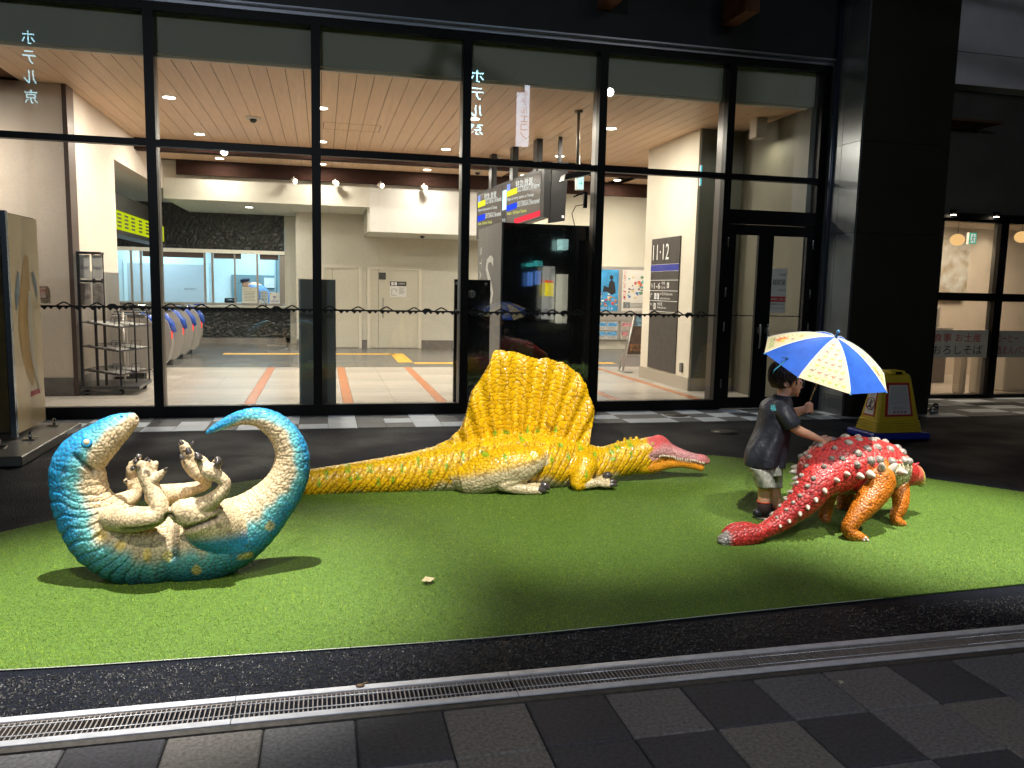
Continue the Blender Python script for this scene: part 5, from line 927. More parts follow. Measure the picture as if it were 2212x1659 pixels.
# ---------------- red ankylosaur standing, seen from behind its tail
ak = thing('dinosaur_sculpture', 'red and orange armoured dinosaur sculpture with studded back and club tail', 'dinosaur sculpture', 'painted dinosaur sculptures on the turf', (3.5, 4.6, 0))
D = Sculpt(); LA = (-.2, .98, 0)
tl_ = [(1763, 1046, 37, 4.46), (1737, 1080, 33, 4.43), (1708, 1108, 27, 4.42), (1674, 1134, 21, 4.41), (1645, 1149, 17, 4.40)]
Pt, Rt = tr(tl_, 0)
D.limb([(3.90, 4.72, .33), (3.80, 4.71, .37), (3.67, 4.69, .395), (3.50, 4.67, .405), (3.33, 4.62, .40), (3.20, 4.55, .375)]+Pt, [.12, .155, .18, .19, .178, .15]+Rt, [1.1, 1.2, 1.3, 1.32, 1.3, 1.25, 1.15, 1.05, 1, 1, 1], ref=LA, fold=.01, fl=.05, cell=(.025, .027), tag='body', per=8, n=40)
P, R = tr([(1650, 1148, 17), (1625, 1156, 22), (1600, 1161, 23), (1577, 1164, 21), (1564, 1167, 15)], 4.37); D.limb(P, R, 1, ref=(0, 0, 1), cell=(.026, .026), tag='club')
P, R = tr([(1634, 1148, 15), (1608, 1146, 19), (1584, 1147, 17), (1570, 1150, 11)], 4.47); D.limb(P, R, 1, ref=(0, 0, 1), cell=(.026, .026), tag='club')
def a_l(lst, cell=(.02, .02)): P, R = tr(lst, 0); D.limb(P, R, 1, ref=(0, 1, 0), cell=cell, tag='leg')
a_l([(1893, 1040, 40, 4.46), (1888, 1062, 33, 4.42), (1868, 1092, 26, 4.37), (1846, 1120, 19, 4.34), (1834, 1142, 17, 4.33), (1842, 1155, 15, 4.31), (1860, 1162, 11, 4.29), (1868, 1164, 8, 4.28)], (.017, .017))
a_l([(1936, 1045, 26, 4.66), (1945, 1070, 19, 4.60), (1944, 1095, 16, 4.57), (1935, 1115, 13, 4.56), (1940, 1127, 11, 4.54), (1950, 1131, 8, 4.53)], (.016, .016))
a_l([(1785, 1070, 22, 4.75), (1785, 1092, 16, 4.73), (1782, 1110, 14, 4.72), (1784, 1121, 11, 4.7)]); a_l([(1828, 1075, 20, 5.0), (1822, 1095, 15, 4.98), (1823, 1106, 12, 4.96)])
P, R = tr([(1945, 1022, 32, 4.73), (1962, 1024, 27, 4.75), (1974, 1028, 24, 4.75), (1984, 1036, 16, 4.75), (1988, 1042, 10, 4.75)], 0); D.limb(P, R, 1, cell=(.011, .011), tag='head')
D.skin('body', .0052, 1); D.scales(.0042, .28)
redc = np.array((.46, .030, .026)); red2 = np.array((.62, .12, .08)); orc = np.array((.52, .15, .010)); tan = np.array((.30, .26, .12)); bone = np.array((.60, .52, .34)); gry = np.array((.28, .26, .24))
ang = np.degrees(np.abs(D.th)); isb = D.tag == 'body'; col = np.tile(redc, (len(D.co), 1)); sc_ = np.array((3.62, 4.45)); 
fwd = D.co[:, 0]*.98+D.co[:, 1]*.2
bf = isb & (D.sv < .95); oz = sstep(-D.co[:, 2]-.5*(fwd-4.34), -.43, -.39)*sstep(fwd+.15*(D.co[:, 2]-.3), 4.24, 4.29); col = col*(1-oz[:, None])+orc*oz[:, None]
bn = sstep(ang+10*np.sin(D.sv*40), 118, 140)*isb; col = col*(1-bn[:, None])+tan*bn[:, None]
cl = sstep(fwd, 4.455, 4.47)*(1-sstep(fwd, 4.72, 4.74))*sstep(-D.co[:, 2]+.012*np.sign(np.sin(D.th*40)), -.47, -.45)*isb; col = col*(1-cl[:, None])+bone*cl[:, None]
col[D.tag == 'leg'] = orc; ft_ = sstep(-D.co[:, 2], -.04, -.02)*(D.tag == 'leg'); col = col*(1-.4*ft_[:, None])+np.array((.6, .3, .1))*(.4*ft_)[:, None]
hm = D.tag == 'head'; col[hm] = red2; bk = hm & (D.co[:, 0] > at(1981, 1030, 4.75)[0]); col[bk] = np.array((.65, .5, .15)); col[hm & (D.co[:, 2] < at(1975, 1047, 4.75)[2])] = bone*.9
tipx = at(1572, 1160, 4.4)[0]; kt_ = sstep(-D.co[:, 0], -tipx, -tipx+.04); col = col*(1-kt_[:, None])+gry*kt_[:, None]
col = col*(.8+.4*D.ID)[:, None]; wash = (1-D.edge)[:, None]; col = col*(1-.2*wash)+np.array((.10, .012, .01))*(.5*wash)*(isb & (bn < .5) & (cl < .5))[:, None]; col = col*(1-.6*wash)
D.finish(col, ak, 'body', paint_mat('sculpture_paint_armour', .42, .2, .3, 140, .4))
stud = mat('stud_paint', (.24, .215, .18), .38, coat=.3, noise=.4, nscale=60, bump=.8, bscale=90); studw = mat('stud_ivory', (.44, .39, .32), .3, coat=.5, noise=.15, nscale=40)
Tb = D.T[0]; tot = Tb['s'][-1]
def place_stud(s, deg, r, h, m, lean=.25):
    i = int(np.argmin(np.abs(Tb['s']-s))); a = math.radians(deg); d = Tb['U'][i]*math.cos(a)+Tb['L'][i]*math.sin(a)*Tb['Lr'][i]; p = Tb['P'][i]+d*Tb['R'][i]
    c, n = D.near(p); ax = Vector(n)+Vector(Tb['T'][i])*lean; MB().lathe([(r, -r*.4), (r*1.0, h*.05), (r*.86, h*.4), (r*.55, h*.78), (r*.22, h*.97), (.0008, h)], c, 12, axis=ax).obj('armour_stud', m, ak)
k = 0
for s in np.arange(.22, .88, .112):
    w = 1 if s < .75 else .8
    for a in (-13, 15): place_stud(s+rng.uniform(-.015, .015), a+rng.uniform(-4, 4), .029*w+rng.uniform(-.003, .005), .019, stud)
    for a in (-42, 42): place_stud(s+rng.uniform(-.02, .02)+.05, a+rng.uniform(-5, 5), .030*w, .021, stud)
    for a in (-66, 66): place_stud(s+rng.uniform(-.02, .02), a+rng.uniform(-4, 4), .032*w, .026, stud)
    if .3 < s: 
        for a in (-90, 88): place_stud(s+.03, a, .029*w, .062*w, studw)
    k += 1
for s in np.arange(.90, tot-.12, .07):
    q = max(.4, 1.1-(s-.9)/(tot-.9)*.6)
    for a in (-24, 24): place_stud(s, a, .019*q, .018*q, stud, .5)
    for a in (-76, 76): place_stud(s+.02, a, .018*q, .042*q, studw, .5)
hr = at(1969, 1012, 4.69); claw([hr, hr+np.array([.008, -.01, .02]), hr+np.array([.045, -.015, .042])], [.024, .018, .003], ak, mat('horn_red', (.35, .03, .04), .35, coat=.4), 'horn')
hr = at(1962, 1036, 4.68); claw([hr, hr+np.array([.012, -.02, -.003])], [.018, .005], ak, studw, 'cheek_horn'); eye(D, at(1980, 1022, 4.66), .012, ak, mat('eye_yellow', (.6, .42, .06), .2, coat=1), mat('lid_red', (.5, .04, .04), .3, coat=.4))
bo = mat('opening_dark', (.03, .025, .02), .6)
for x, y in ((1932, 1010), (1941, 1009), (1932, 1034), (1939, 1031)): c, n = D.near(at(x, y, 4.52)); MB().lathe([(.011, -.004), (.010, .002), (.004, .0025)], c, 10, axis=n).obj('collar_opening', bo, ak)
for x, y in ((1864, 1166), (1868, 1162), (1872, 1165)): c, n = D.near(at(x, y, 4.27)); MB().ball(c, .012, 8).obj('toe_nail', studw, ak)
# ------------------------------------------------------------------ the child and the umbrella
def at2(x, y, Y): return at(x, y, Y)
boy = thing('person', 'small child in dark t-shirt and light shorts holding an umbrella, touching the red dinosaur', 'person', None, (3.02, 4.88, 0))
D = Sculpt()
HD = .07
hc_ = at(1699, 814, 4.85+HD); fcx = lambda x, y, Y=4.85: at(x, y, Y+HD)
D.blob(hc_, .1, (.97, .78, 1.0)); D.blob(fcx(1712, 829), .074, (.85, .82, 1.05)); D.blob(fcx(1717, 845), .032, (1, .9, .8)); D.blob(fcx(1724, 826), .040, (.6, 1.1, .6)); D.blob(fcx(1712, 842), .05, (.9, 1.0, .7))
D.blob(fcx(1731, 836.5), .0105, (1.1, .9, .8)); D.blob(fcx(1729, 832), .009, (.8, .7, 1.4)); D.blob(fcx(1726.5, 844.5), .0075, (1.1, 1.8, .6)); D.blob(fcx(1726, 848), .007, (1.1, 1.6, .6)); D.blob(fcx(1721, 853), .015, (1, 1.1, .8))
D.blob(fcx(1721, 838, 4.815), .022); D.blob(fcx(1721, 838, 4.885), .022)
def b_l(lst, n=20): P, R = tr(lst, 0); D.limb(P, R, 1, ref=(0, 1, .01), tag='x', per=5, n=n)
b_l([(1695, 842, 15, 4.91), (1691, 856, 12.5, 4.9), (1686, 870, 14, 4.88), (1678, 890, 26, 4.85), (1670, 930, 27, 4.85), (1660, 975, 29, 4.85), (1658, 1005, 27, 4.86)])
b_l([(1684, 878, 14, 4.78), (1694, 892, 13, 4.73), (1708, 915, 11.5, 4.69), (1724, 929, 10.5, 4.68), (1745, 938, 9.2, 4.68), (1767, 947.5, 7.0, 4.67), (1776, 951, 7.4, 4.67)])
D.blob(at(1779, 953, 4.67), .027, (1.05, .95, .55))
for lst in ([(1780, 949, 3.6, 4.69), (1790, 946, 3.2, 4.69), (1797, 946.5, 2.9, 4.69), (1803, 949, 2.4, 4.69)], [(1781, 952, 3.8, 4.675), (1792, 951, 3.3, 4.675), (1799, 953, 3.0, 4.675), (1804, 956, 2.4, 4.675)], [(1780, 955, 3.8, 4.66), (1790, 957, 3.3, 4.66), (1796, 961, 2.9, 4.66), (1799, 965, 2.3, 4.66)], [(1779, 957, 3.4, 4.65), (1786, 962, 3.0, 4.65), (1790, 966, 2.7, 4.65), (1792, 970, 2.1, 4.65)], [(1772, 947, 3.6, 4.69), (1778, 943.5, 3.2, 4.71), (1785, 942, 2.6, 4.72)]): b_l(lst, 10)
b_l([(1684, 880, 14, 4.93), (1696, 894, 12.5, 4.98), (1710, 896, 11, 4.99), (1724, 889, 9.5, 4.96), (1738, 884, 7.5, 4.93), (1744, 881, 8, 4.925)])
D.blob(at(1746, 881, 4.925), .024, (.8, .9, 1.0))
for i in range(4): y = 873.5+i*5.0; b_l([(1742, y+1, 3.3, 4.905), (1749, y-.6, 3.3, 4.895), (1754, y+.4, 3.0, 4.91), (1753.5, y+1.5, 2.6, 4.935)], 10)
b_l([(1741, 876, 3.6, 4.92), (1746, 871, 3.3, 4.91), (1751, 870, 2.6, 4.915)], 10)
b_l([(1652, 1000, 22, 4.81), (1651, 1035, 17, 4.81), (1651, 1060, 13.5, 4.82), (1650, 1080, 13, 4.825), (1649, 1100, 9.5, 4.83), (1648, 1114, 9, 4.83)]); b_l([(1664, 1000, 22, 4.9), (1669, 1035, 17, 4.9), (1672, 1060, 14, 4.91), (1675, 1078, 13.5, 4.92), (1675, 1095, 10, 4.93), (1673, 1106, 9, 4.93)])
D.skin('body', .0042, 2)
skin_c = np.array((.68, .38, .24)); col = np.tile(skin_c, (len(D.co), 1)); lp = fcx(1727, 846.5); k = np.exp(-(np.linalg.norm(D.co-lp, axis=1)/.011)**2)[:, None]; col = col*(1-.6*k)+np.array((.50, .12, .09))*(.6*k)
ck = fcx(1719, 840, 4.8); k = np.exp(-(np.linalg.norm(D.co-ck, axis=1)/.025)**2)[:, None]; col = col*(1-.3*k)+np.array((.66, .22, .14))*(.3*k)
bm_ = paint_mat('skin', .5, .0, .12, 260); bm_.node_tree.nodes['Principled BSDF'].inputs['Subsurface Weight'].default_value = .12; bm_.node_tree.nodes['Principled BSDF'].inputs['Subsurface Radius'].default_value = (.01, .004, .002)
D.finish(col, boy, 'body', bm_); BS = D
eb = mat('eye_dark', (.015, .01, .008), .15, coat=1)
for Y in (4.806, 4.894):
    c, n = BS.near(fcx(1727, 829.5, Y)); e = MB().ball(c, .0068, 10, sc=(.6, 1.1, .45)).obj('eye', eb, boy); MB().tube([Vector(c)+Vector((-.002, q, .012+(-.003 if abs(q) > .01 else 0))) for q in (-.012, 0, .012)], .0025, 6).obj('eyebrow', mat('hair_dark', (.018, .008, .006), .45), e)
ear = MB(); pe = at(1698, 830, 4.85+HD-.078)
ear.lathe([(.004, .002), (.013, .003), (.017, .008), (.014, .012), (.010, .008), (.004, .007)], pe, 16, axis=(-.35, -1, .05)).ball(tuple(pe+np.array([-.002, -.004, -.014])), .007, 8).obj('ear', mat('ear_skin', (.68, .37, .24), .5), boy)
# hair: cap of many short locks over a skull shell
hb = Sculpt(); hb.blob(at(1695, 807, 4.85+HD), .106, (.98, .86, 1.0)); hb.blob(at(1683, 822, 4.85+HD), .072, (.8, 1.05, 1.1)); hb.skin('hair', .006, 1)
fz = at(1713, 818, 4.85); keep = hb.co.copy()
F1, F2, ID = cells(np.arctan2(hb.co[:, 1]-4.85-HD, hb.co[:, 0]-hc_[0])*9, (hb.co[:, 2])*16, 1., .9); hb.co += hb.no*(.005*(sstep(F2-F1, 0, .3)-.5))[:, None]
# trim the cap away from face and ear
fa = np.array([fcx(1723, 836)[0], fcx(1723, 836)[2]]); 
hair_m = mat('hair_dark', (.018, .008, .006), .45)
ho = hb.finish(np.tile((.02, .009, .006), (len(hb.co), 1)), boy, 'hair', hair_m)
bmh = bmesh = __import__('bmesh').new(); bmh.from_mesh(ho.data)
zc_, xc_ = at(1712, 818, 4.92)[2], at(1712, 830, 4.92)[0]; ze = at(1690, 838, 4.92)[2]; ex_ = at(1690, 830, 4.92)[0]
kill = [v for v in bmh.verts if (v.co.x > xc_ and v.co.z < zc_+.0+.12*(xc_-v.co.x+.03)) or v.co.z < ze or (v.co.x > ex_ and v.co.z < at(1700, 826, 4.92)[2])]
__import__('bmesh').ops.delete(bmh, geom=kill, context='VERTS'); bmh.to_mesh(ho.data); bmh.free()
lk = MB()
for i in range(420):
    a = rng.uniform(-PI, PI); e = rng.uniform(-.55, 1.35); d = np.array([math.cos(a)*math.cos(e), math.sin(a)*math.cos(e), math.sin(e)]); p = at(1694, 808, 4.85+HD)+d*np.array([.104, .088, .104])
    if (p[0] > xc_ and p[2] < zc_+.02) or (p[0] > ex_ and p[2] < at(1700, 822, 4.92)[2]) or p[2] < ze+.02: continue
    fl_ = np.array([.35*d[0]+.18, .25*d[1], -.6]); fl_ -= d*(fl_@d)*.9; fl_ /= np.linalg.norm(fl_); l = rng.uniform(.03, .05)
    lk.tube([p-d*.004, p+fl_*l*.5+d*.006, p+fl_*l+d*.001], [.0055, .005, .0007], 5)
lk.obj('hair_locks', hair_m, boy)
# shirt
def garment(name, rings, m, par, n=36, wr=.0, seed=0, thick=.003):
    v = []; f = []; rs = np.random.RandomState(seed); cc = catmull(rings, 5)
    for i, (x, y, hw, lt, Y) in enumerate(cc):
        c = at(x, y, Y); r = hw/ppm(c); t = i/(len(cc)-1)
        for k in range(n):
            a = 2*PI*k/n; w = 1+wr*t*(math.sin(a*5+seed+t*3)+.6*math.sin(a*9+2*t*4+seed))
            v.append((c[0]+math.cos(a)*r*w, Y+math.sin(a)*lt*w, c[2]+wr*.1*math.sin(a*3)*t))
    for i in range(len(cc)-1):
        for k in range(n): f.append((i*n+k, i*n+(k+1) % n, (i+1)*n+(k+1) % n, (i+1)*n+k))
    o = MB().add(v, f, 0, True).obj(name, m, par); q = o.modifiers.new('t', 'SOLIDIFY'); q.thickness = thick; q.offset = 1; return o
shm = mat('shirt_navy', (.017, .019, .027), .48, spec=.4, noise=.35, nscale=5, bump=1.6, bscale=11); 
shirt = garment('shirt', [(1689, 855, 16, .056, 4.89), (1684, 862, 25, .09, 4.88), (1678, 876, 32, .118, 4.85), (1673, 905, 33, .125, 4.85), (1667, 935, 35, .13, 4.85), (1658, 960, 40, .135, 4.85), (1651, 985, 42, .145, 4.85), (1649, 1003, 40, .15, 4.85)], shm, boy, wr=.09, seed=2)
def sleeve(lst, par, seed):
    P, R = tr(lst, 0); P = catmull(P, 4); R = catmull([[r] for r in R], 4)[:, 0]; mb = MB(); mb.tube([tuple(p) for p in P], list(R), 18, cap=False); o = mb.obj('sleeve', shm, par); q = o.modifiers.new('t', 'SOLIDIFY'); q.thickness = .003; return o
sleeve([(1680, 874, 14, 4.80), (1692, 888, 19, 4.745), (1703, 904, 19, 4.70), (1713, 920, 19.5, 4.685)], shirt, 1); sleeve([(1682, 876, 14, 4.91), (1694, 888, 17, 4.965), (1704, 896, 17, 4.99), (1712, 898, 17, 4.99)], shirt, 2)
P, R = tr([(1689, 855, 16, 4.89)], 0); MB().tube([tuple(P[0]+np.array([math.cos(a)*R[0]*1.0, math.sin(a)*.056, .002*math.cos(a)-.008*math.cos(a)])) for a in np.linspace(0, 2*PI, 25)], .006, 6, cap=False).obj('collar', mat('shirt_rib', (.03, .032, .042), .6), shirt)
cy_ = mat('shirt_mark', (.05, .45, .5), .5); p = at(1667, 880, 4.735); text('福', (p[0]-.015, p[1]-.012, p[2]-.02), .035, .04, (1, -.3, 0), (0, .25, 1), cy_, shirt)
shrt = mat('shorts_camouflage', (.72, .72, .64), .6, col2=(.10, .13, .10), nscale=24, stretch=(1, 1, .6), bump=.15)
so = garment('shorts', [(1651, 992, 36, .125, 4.85), (1653, 1008, 34, .13, 4.85), (1654, 1020, 33, .13, 4.855)], shrt, boy, wr=.0, seed=1)
garment('trouser_leg', [(1645, 1010, 26, .075, 4.80), (1649, 1030, 22, .078, 4.80), (1652, 1050, 20, .08, 4.81)], shrt, so, wr=.05, seed=3, n=24); garment('trouser_leg', [(1664, 1010, 26, .075, 4.91), (1668, 1030, 21, .075, 4.91), (1671, 1050, 18.5, .075, 4.915)], shrt, so, wr=.05, seed=5, n=24)
sock = mat('sock_dark', (.03, .012, .012), .8, bump=.3, bscale=300); sr_ = mat('sock_red_rim', (.5, .07, .03), .8)
for (x, yt, yb, Y, r) in ((1650, 1082, 1112, 4.83, 14.0), (1675, 1091, 1107, 4.93, 14.0)):
    P, R = tr([(x, yt, r, Y), (x-.5, (yt+yb)/2, r*.97, Y), (x-1, yb, r*.8, Y)], 0); s = MB().tube([tuple(p) for p in P], [q*1.06 for q in R], 16).obj('sock', sock, boy); MB().tube([tuple(P[0]), tuple(P[0]-np.array([0, 0, .008]))], R[0]*1.1, 16).obj('red_rim', sr_, s)
shoe = mat('shoe_black', (.012, .012, .016), .4, noise=.4, nscale=30); sole = mat('shoe_sole', (.06, .06, .06), .6)
for (x, y, Y, a) in ((1648, 1120, 4.83, .25), (1674, 1112, 4.93, .1)):
    b0 = gr(x, y, .012); b0[1] = Y; dx = np.array([math.cos(a), -math.sin(a), 0]); S_ = Sculpt()
    S_.limb([b0-dx*.035+[0, 0, .035], b0+[0, 0, .036], b0+dx*.05+[0, 0, .026], b0+dx*.088+[0, 0, .02]], [.031, .034, .026, .017], [.9, .95, 1.25, 1.5], ref=(math.sin(a), math.cos(a), 0)); S_.limb([b0-dx*.02+[0, 0, .04], b0-dx*.012+[0, 0, .065]], [.03, .028], ref=(0, 1, 0)); S_.skin('shoe', .004, 1)
    S_.co[:, 2] = np.maximum(S_.co[:, 2], .012); o = S_.finish(np.zeros((len(S_.co), 3)), boy, 'shoe', shoe)
    MB().lathe([(.001, 0), (.04, 0), (.041, .012), (.001, .014)], (0, 0, 0), 18).obj('sole', sole, o); so_ = C.objects[-1]
    me = so_.data; 
    for v_ in me.vertices: q = b0+dx*(.025+v_.co.x*1.75)+np.array([math.sin(a), math.cos(a), 0])*v_.co.y*.95; v_.co = (q[0], q[1], .006+v_.co.z)

# umbrella
UK = .955; UC = np.array([3.444*UK, 4.977*UK, EYE+(1.067-EYE)*UK]); UA = np.array([.0888, -.3803, .9206]); UR, UH, U0 = .451*UK, .205*UK, 5.3604
E1 = np.cross(UA, [0, 1, 0]); E1 /= np.linalg.norm(E1); E2 = np.cross(UA, E1)
um = thing('umbrella', 'child umbrella with blue panels and cream panels printed with dinosaurs', 'umbrella', None, tuple(UC))
def usf(th, r, lift=0.):  # point of the canopy; r in 0..1
    k = (th-U0)/(PI/4); fr_ = abs((k % 1)-.5)*2; sag = 1-.075*(1-fr_**2)*r; rad = UR*r*sag; h = UH*(1-r**1.75)-.018*(1-fr_**2)*r*(1-r)*2
    return UC+(math.cos(th)*E1+math.sin(th)*E2)*rad+UA*(h+lift)
ub = mat('canopy_blue', (.03, .13, .62), .5, noise=.12, nscale=14, spec=.4, bump=.1, bscale=30); uc = mat('canopy_cream', (.82, .73, .48), .6, noise=.05, nscale=8)
for q_ in (ub, uc):      # thin cloth: part of the light comes through
    n_ = q_.node_tree; b_ = n_.nodes['Principled BSDF']; tl2 = n_.nodes.new('ShaderNodeBsdfTranslucent'); ms = n_.nodes.new('ShaderNodeMixShader'); ms.inputs[0].default_value = .42
    src = b_.inputs['Base Color'].links[0].from_socket; n_.links.new(src, tl2.inputs[0]); n_.links.new(b_.outputs[0], ms.inputs[1]); n_.links.new(tl2.outputs[0], ms.inputs[2]); n_.links.new(ms.outputs[0], n_.nodes['Material Output'].inputs[0])
pr_ = [mat('print_%s' % n, c, .7) for n, c in (('red', (.5, .12, .06)), ('green', (.25, .35, .06)), ('brown', (.22, .14, .10)), ('ochre', (.65, .38, .06)), ('rule', (.50, .44, .26)))]
dino = [(-1, .1), (-.55, .22), (-.3, .42), (.1, .42), (.32, .3), (.6, .75), (.98, .78), (1, .6), (.72, .55), (.45, .05), (.35, -.1), (.34, -.5), (.2, -.5), (.18, -.12), (-.15, -.1), (-.18, -.5), (-.34, -.5), (-.36, .0), (-.6, .08)]
for k in range(8):
    v = []; f = []; nr, na = 12, 8
    for i in range(nr+1):
        for j in range(na+1): v.append(usf(U0+(k+j/na)*PI/4, .012+.988*i/nr))
    for i in range(nr):
        for j in range(na): a = i*(na+1)+j; f.append((a, a+1, a+na+2, a+na+1))
    pn = MB().add(v, f, 0, True).obj('canopy_panel', uc if k % 2 == 0 else ub, um)
    if k % 2 == 0:
        q = MB(); cen = .5
        if k == 2:
            for ri, r in enumerate(np.arange(.24, .95, .1)):
                na_ = max(1, int(r*6.8))
                for j in range(na_):
                    tt = (j+.5+.25*(ri % 2))/(na_+.25); th = U0+(k+.06+.88*tt)*PI/4; s = .023; i = (ri*3+j*2) % 4
                    pts = [usf(th+px_*s/(UR*r), r-(py_*s)/UR*1.0, .0007) for px_, py_ in dino]; q.add(pts, [tuple(range(len(pts)))], i)
                pts = [usf(U0+(k+.05+.9*t)*PI/4, r+.035, .0012) for t in np.linspace(0, 1, 9)]; pts2 = [usf(U0+(k+.05+.9*t)*PI/4, r+.0385, .0012) for t in np.linspace(0, 1, 9)]
                for a in range(8): q.add([pts[a], pts[a+1], pts2[a+1], pts2[a]], [(0, 1, 2, 3)], 4)
        else:
            for (tt, r, s, i) in ((.5, .78, .055, 3), (.42, .5, .03, 3), (.62, .62, .02, 2), (.3, .9, .02, 2)):
                th = U0+(k+tt)*PI/4; pts = [usf(th-px_*s/(UR*r), r-(py_*s)/UR, .0015) for px_, py_ in dino]; q.add(pts, [tuple(range(len(pts)))], i)
                if s > .05:
                    st_p = [usf(th+(math.cos(a)*(1 if b % 2 else .55)*.05-.03)/(UR*r), r+math.sin(a)*(1 if b % 2 else .55)*.05/UR, .0011) for b, a in enumerate(np.linspace(0, 2*PI, 17)[:-1])]; q.add(st_p, [tuple(range(16))], 0)
            for a in range(10): rr_ = .3+.065*a; p4 = [usf(U0+(k+t)*PI/4, rr_+d, .0012) for t, d in ((.12, 0), (.3, 0), (.3, .014), (.12, .014))]; q.add(p4, [(0, 1, 2, 3)], 4)
            for a in range(7): rr_ = .93; t0_ = .16+.1*a; p4 = [usf(U0+(k+t)*PI/4, rr_+d, .0013) for t, d in ((t0_, -.05), (t0_+.03, -.05), (t0_+.05, .02), (t0_+.01, .03))]; q.add(p4, [(0, 1, 2, 3)], 1)
        q.obj('panel_print', pr_, pn)
wh_ = mat('piping_white', (.7, .75, .8), .5); stl = mat('shaft_steel', (.5, .42, .36), .25, .9); bp_ = mat('plastic_blue', (.05, .22, .5), .3, coat=.4); nv = mat('handle_navy', (.01, .05, .28), .25, coat=.5)
for k in range(8):
    MB().tube([tuple(usf(U0+k*PI/4, r, .001)) for r in np.linspace(.03, 1, 14)], .0022, 6).obj('seam_piping', wh_, um)
    MB().tube([tuple(usf(U0+k*PI/4, r, -.006)) for r in np.linspace(.03, .99, 12)], .0015, 5).obj('rib', stl, um)
    MB().tube([tuple(UC+UA*.02), tuple(usf(U0+k*PI/4, .5, -.008))], .0014, 5).obj('stretcher', stl, um)
    e = usf(U0+k*PI/4, 1.0); MB().ball(e-UA*.004, .0065, 10).obj('rib_tip', bp_, um)
MB().tube([tuple(UC+UA*(UH-.005)), tuple(UC+UA*(UH+.012)), tuple(UC+UA*(UH+.035))], [.014, .009, .006], 12).ball(tuple(UC+UA*(UH+.043)), .012, 12).obj('ferrule', bp_, um)
hnd = at(1747, 872, 4.925); top_ = UC+UA*(UH-.01); dv = (hnd-top_); L_ = np.linalg.norm(dv); dv /= L_
MB().tube([tuple(top_), tuple(hnd)], .0045, 8).obj('shaft', stl, um)
hk = [hnd-dv*.012, hnd+dv*.03, hnd+dv*.07]; c0 = hnd+dv*.075; sx = np.array([1, 0, .1])
hk += [c0+dv*.02*math.sin(a)+sx*.022*(1-math.cos(a)) for a in np.linspace(.4, PI, 6)]; MB().tube([tuple(p) for p in catmull(hk, 3)], .0095, 10).obj('handle', nv, um)
s0 = usf(U0+1.45*PI/4, .86, .006); MB().slab([s0+E1*.0, s0+E1*.06+E2*.01, s0+E1*.055+E2*.022, s0+E2*.012], UA*.001).obj('closing_strap', mat('strap_navy', (.01, .02, .06), .5), um)
MB().tube([tuple(s0+E1*.0), tuple(usf(U0+1.5*PI/4, 1.0, .004)), tuple(usf(U0+1.45*PI/4, 1.06, -.03)), tuple(usf(U0+1.45*PI/4, 1.06, -.05))], .004, 6).obj('strap_tail', mat('strap_cyan', (.05, .3, .45), .5), um)

# ------------------------------------------------------------------ sign cone on the right
X0, X1, Y0, Y1 = 5.78, 6.44, 7.39, 7.80
cn = thing('sign_stand', 'yellow plastic sign stand on a blue base with red bordered white notice', 'sign stand', None, (6.1, 7.6, 0)); ye = mat('cone_yellow', (.56, .42, .03), .4, noise=.08, nscale=6); bb = mat('cone_base_blue', (.015, .03, .34), .45)
MB().bbox((X0-.03, Y0-.03, .0), (X1+.03, Y1+.03, .07), .015).obj('base', bb, cn)
H0, H1 = .07, .70; tx0, tx1, ty0, ty1 = 5.93, 6.29, 7.52, 7.67
def cone_ring(z, grow=0.):
    t = (z-H0)/(H1-H0); a, b, c, d = X0+.04+(tx0-X0-.04)*t-grow, X1-.04+(tx1-X1+.04)*t+grow, Y0+.03+(ty0-Y0-.03)*t-grow, Y1-.03+(ty1-Y1+.03)*t+grow; r = .02
    return [(a+r, c, z), (b-r, c, z), (b, c+r, z), (b, d-r, z), (b-r, d, z), (a+r, d, z), (a, d-r, z), (a, c+r, z)]
zs = [(.07, 0)]; 
for i in range(5): z = .075+i*.026; zs += [(z, .008), (z+.014, .008), (z+.018, -.002), (z+.024, -.002)]
zs += [(.22, 0), (.66, 0), (.69, -.006), (.705, -.025)]
v = []; f = []
for z, g in zs: v += cone_ring(z, g)
for i in range(len(zs)-1):
    for k in range(8): f.append((i*8+k, i*8+(k+1) % 8, (i+1)*8+(k+1) % 8, (i+1)*8+k))
f.append(tuple(range((len(zs)-1)*8, len(zs)*8))); MB().add(v, f).obj('body', ye, cn)
def cface(u, z, out=.004): r = cone_ring(z); a = np.array(r[0]); b = np.array(r[1]); p = a+(b-a)*u; return (p[0], p[1]-out, z)
def sface(u, z, out=.004): r = cone_ring(z); a = np.array(r[7]); b = np.array(r[6]); p = a+(b-a)*u; return (p[0]-out, p[1], z)
rd_ = mat('notice_red', (.42, .03, .025), .5); wn = mat('notice_white', (.50, .50, .55), .55)
MB().slab([cface(.13, .245, .002), cface(.87, .245, .002), cface(.9, .61, .002), cface(.1, .61, .002)], (0, -.006, .001)).obj('notice_border', rd_, cn)
nw = MB().slab([cface(.19, .268, .01), cface(.81, .268, .01), cface(.82, .585, .01), cface(.18, .585, .01)], (0, -.003, 0)).obj('notice', wn, cn)
gp_ = mat('grey_print', (.25, .25, .25), .6); sl = (0, (cface(0, .6)[1]-cface(0, .3)[1])/.3, 1)
for i in range(9):
    z = .55-i*.021; MB().slab([cface(.23, z, .0145), cface(.77-.05*(i % 3 == 2), z, .0145), cface(.77-.05*(i % 3 == 2), z+.005, .0145), cface(.23, z+.005, .0145)], (0, -.001, 0)).obj('text_line', gp_, nw)
text('恐竜王国ふくい', cface(.3, .325, .0155), .20, .032, XD, sl, gp_, nw); 
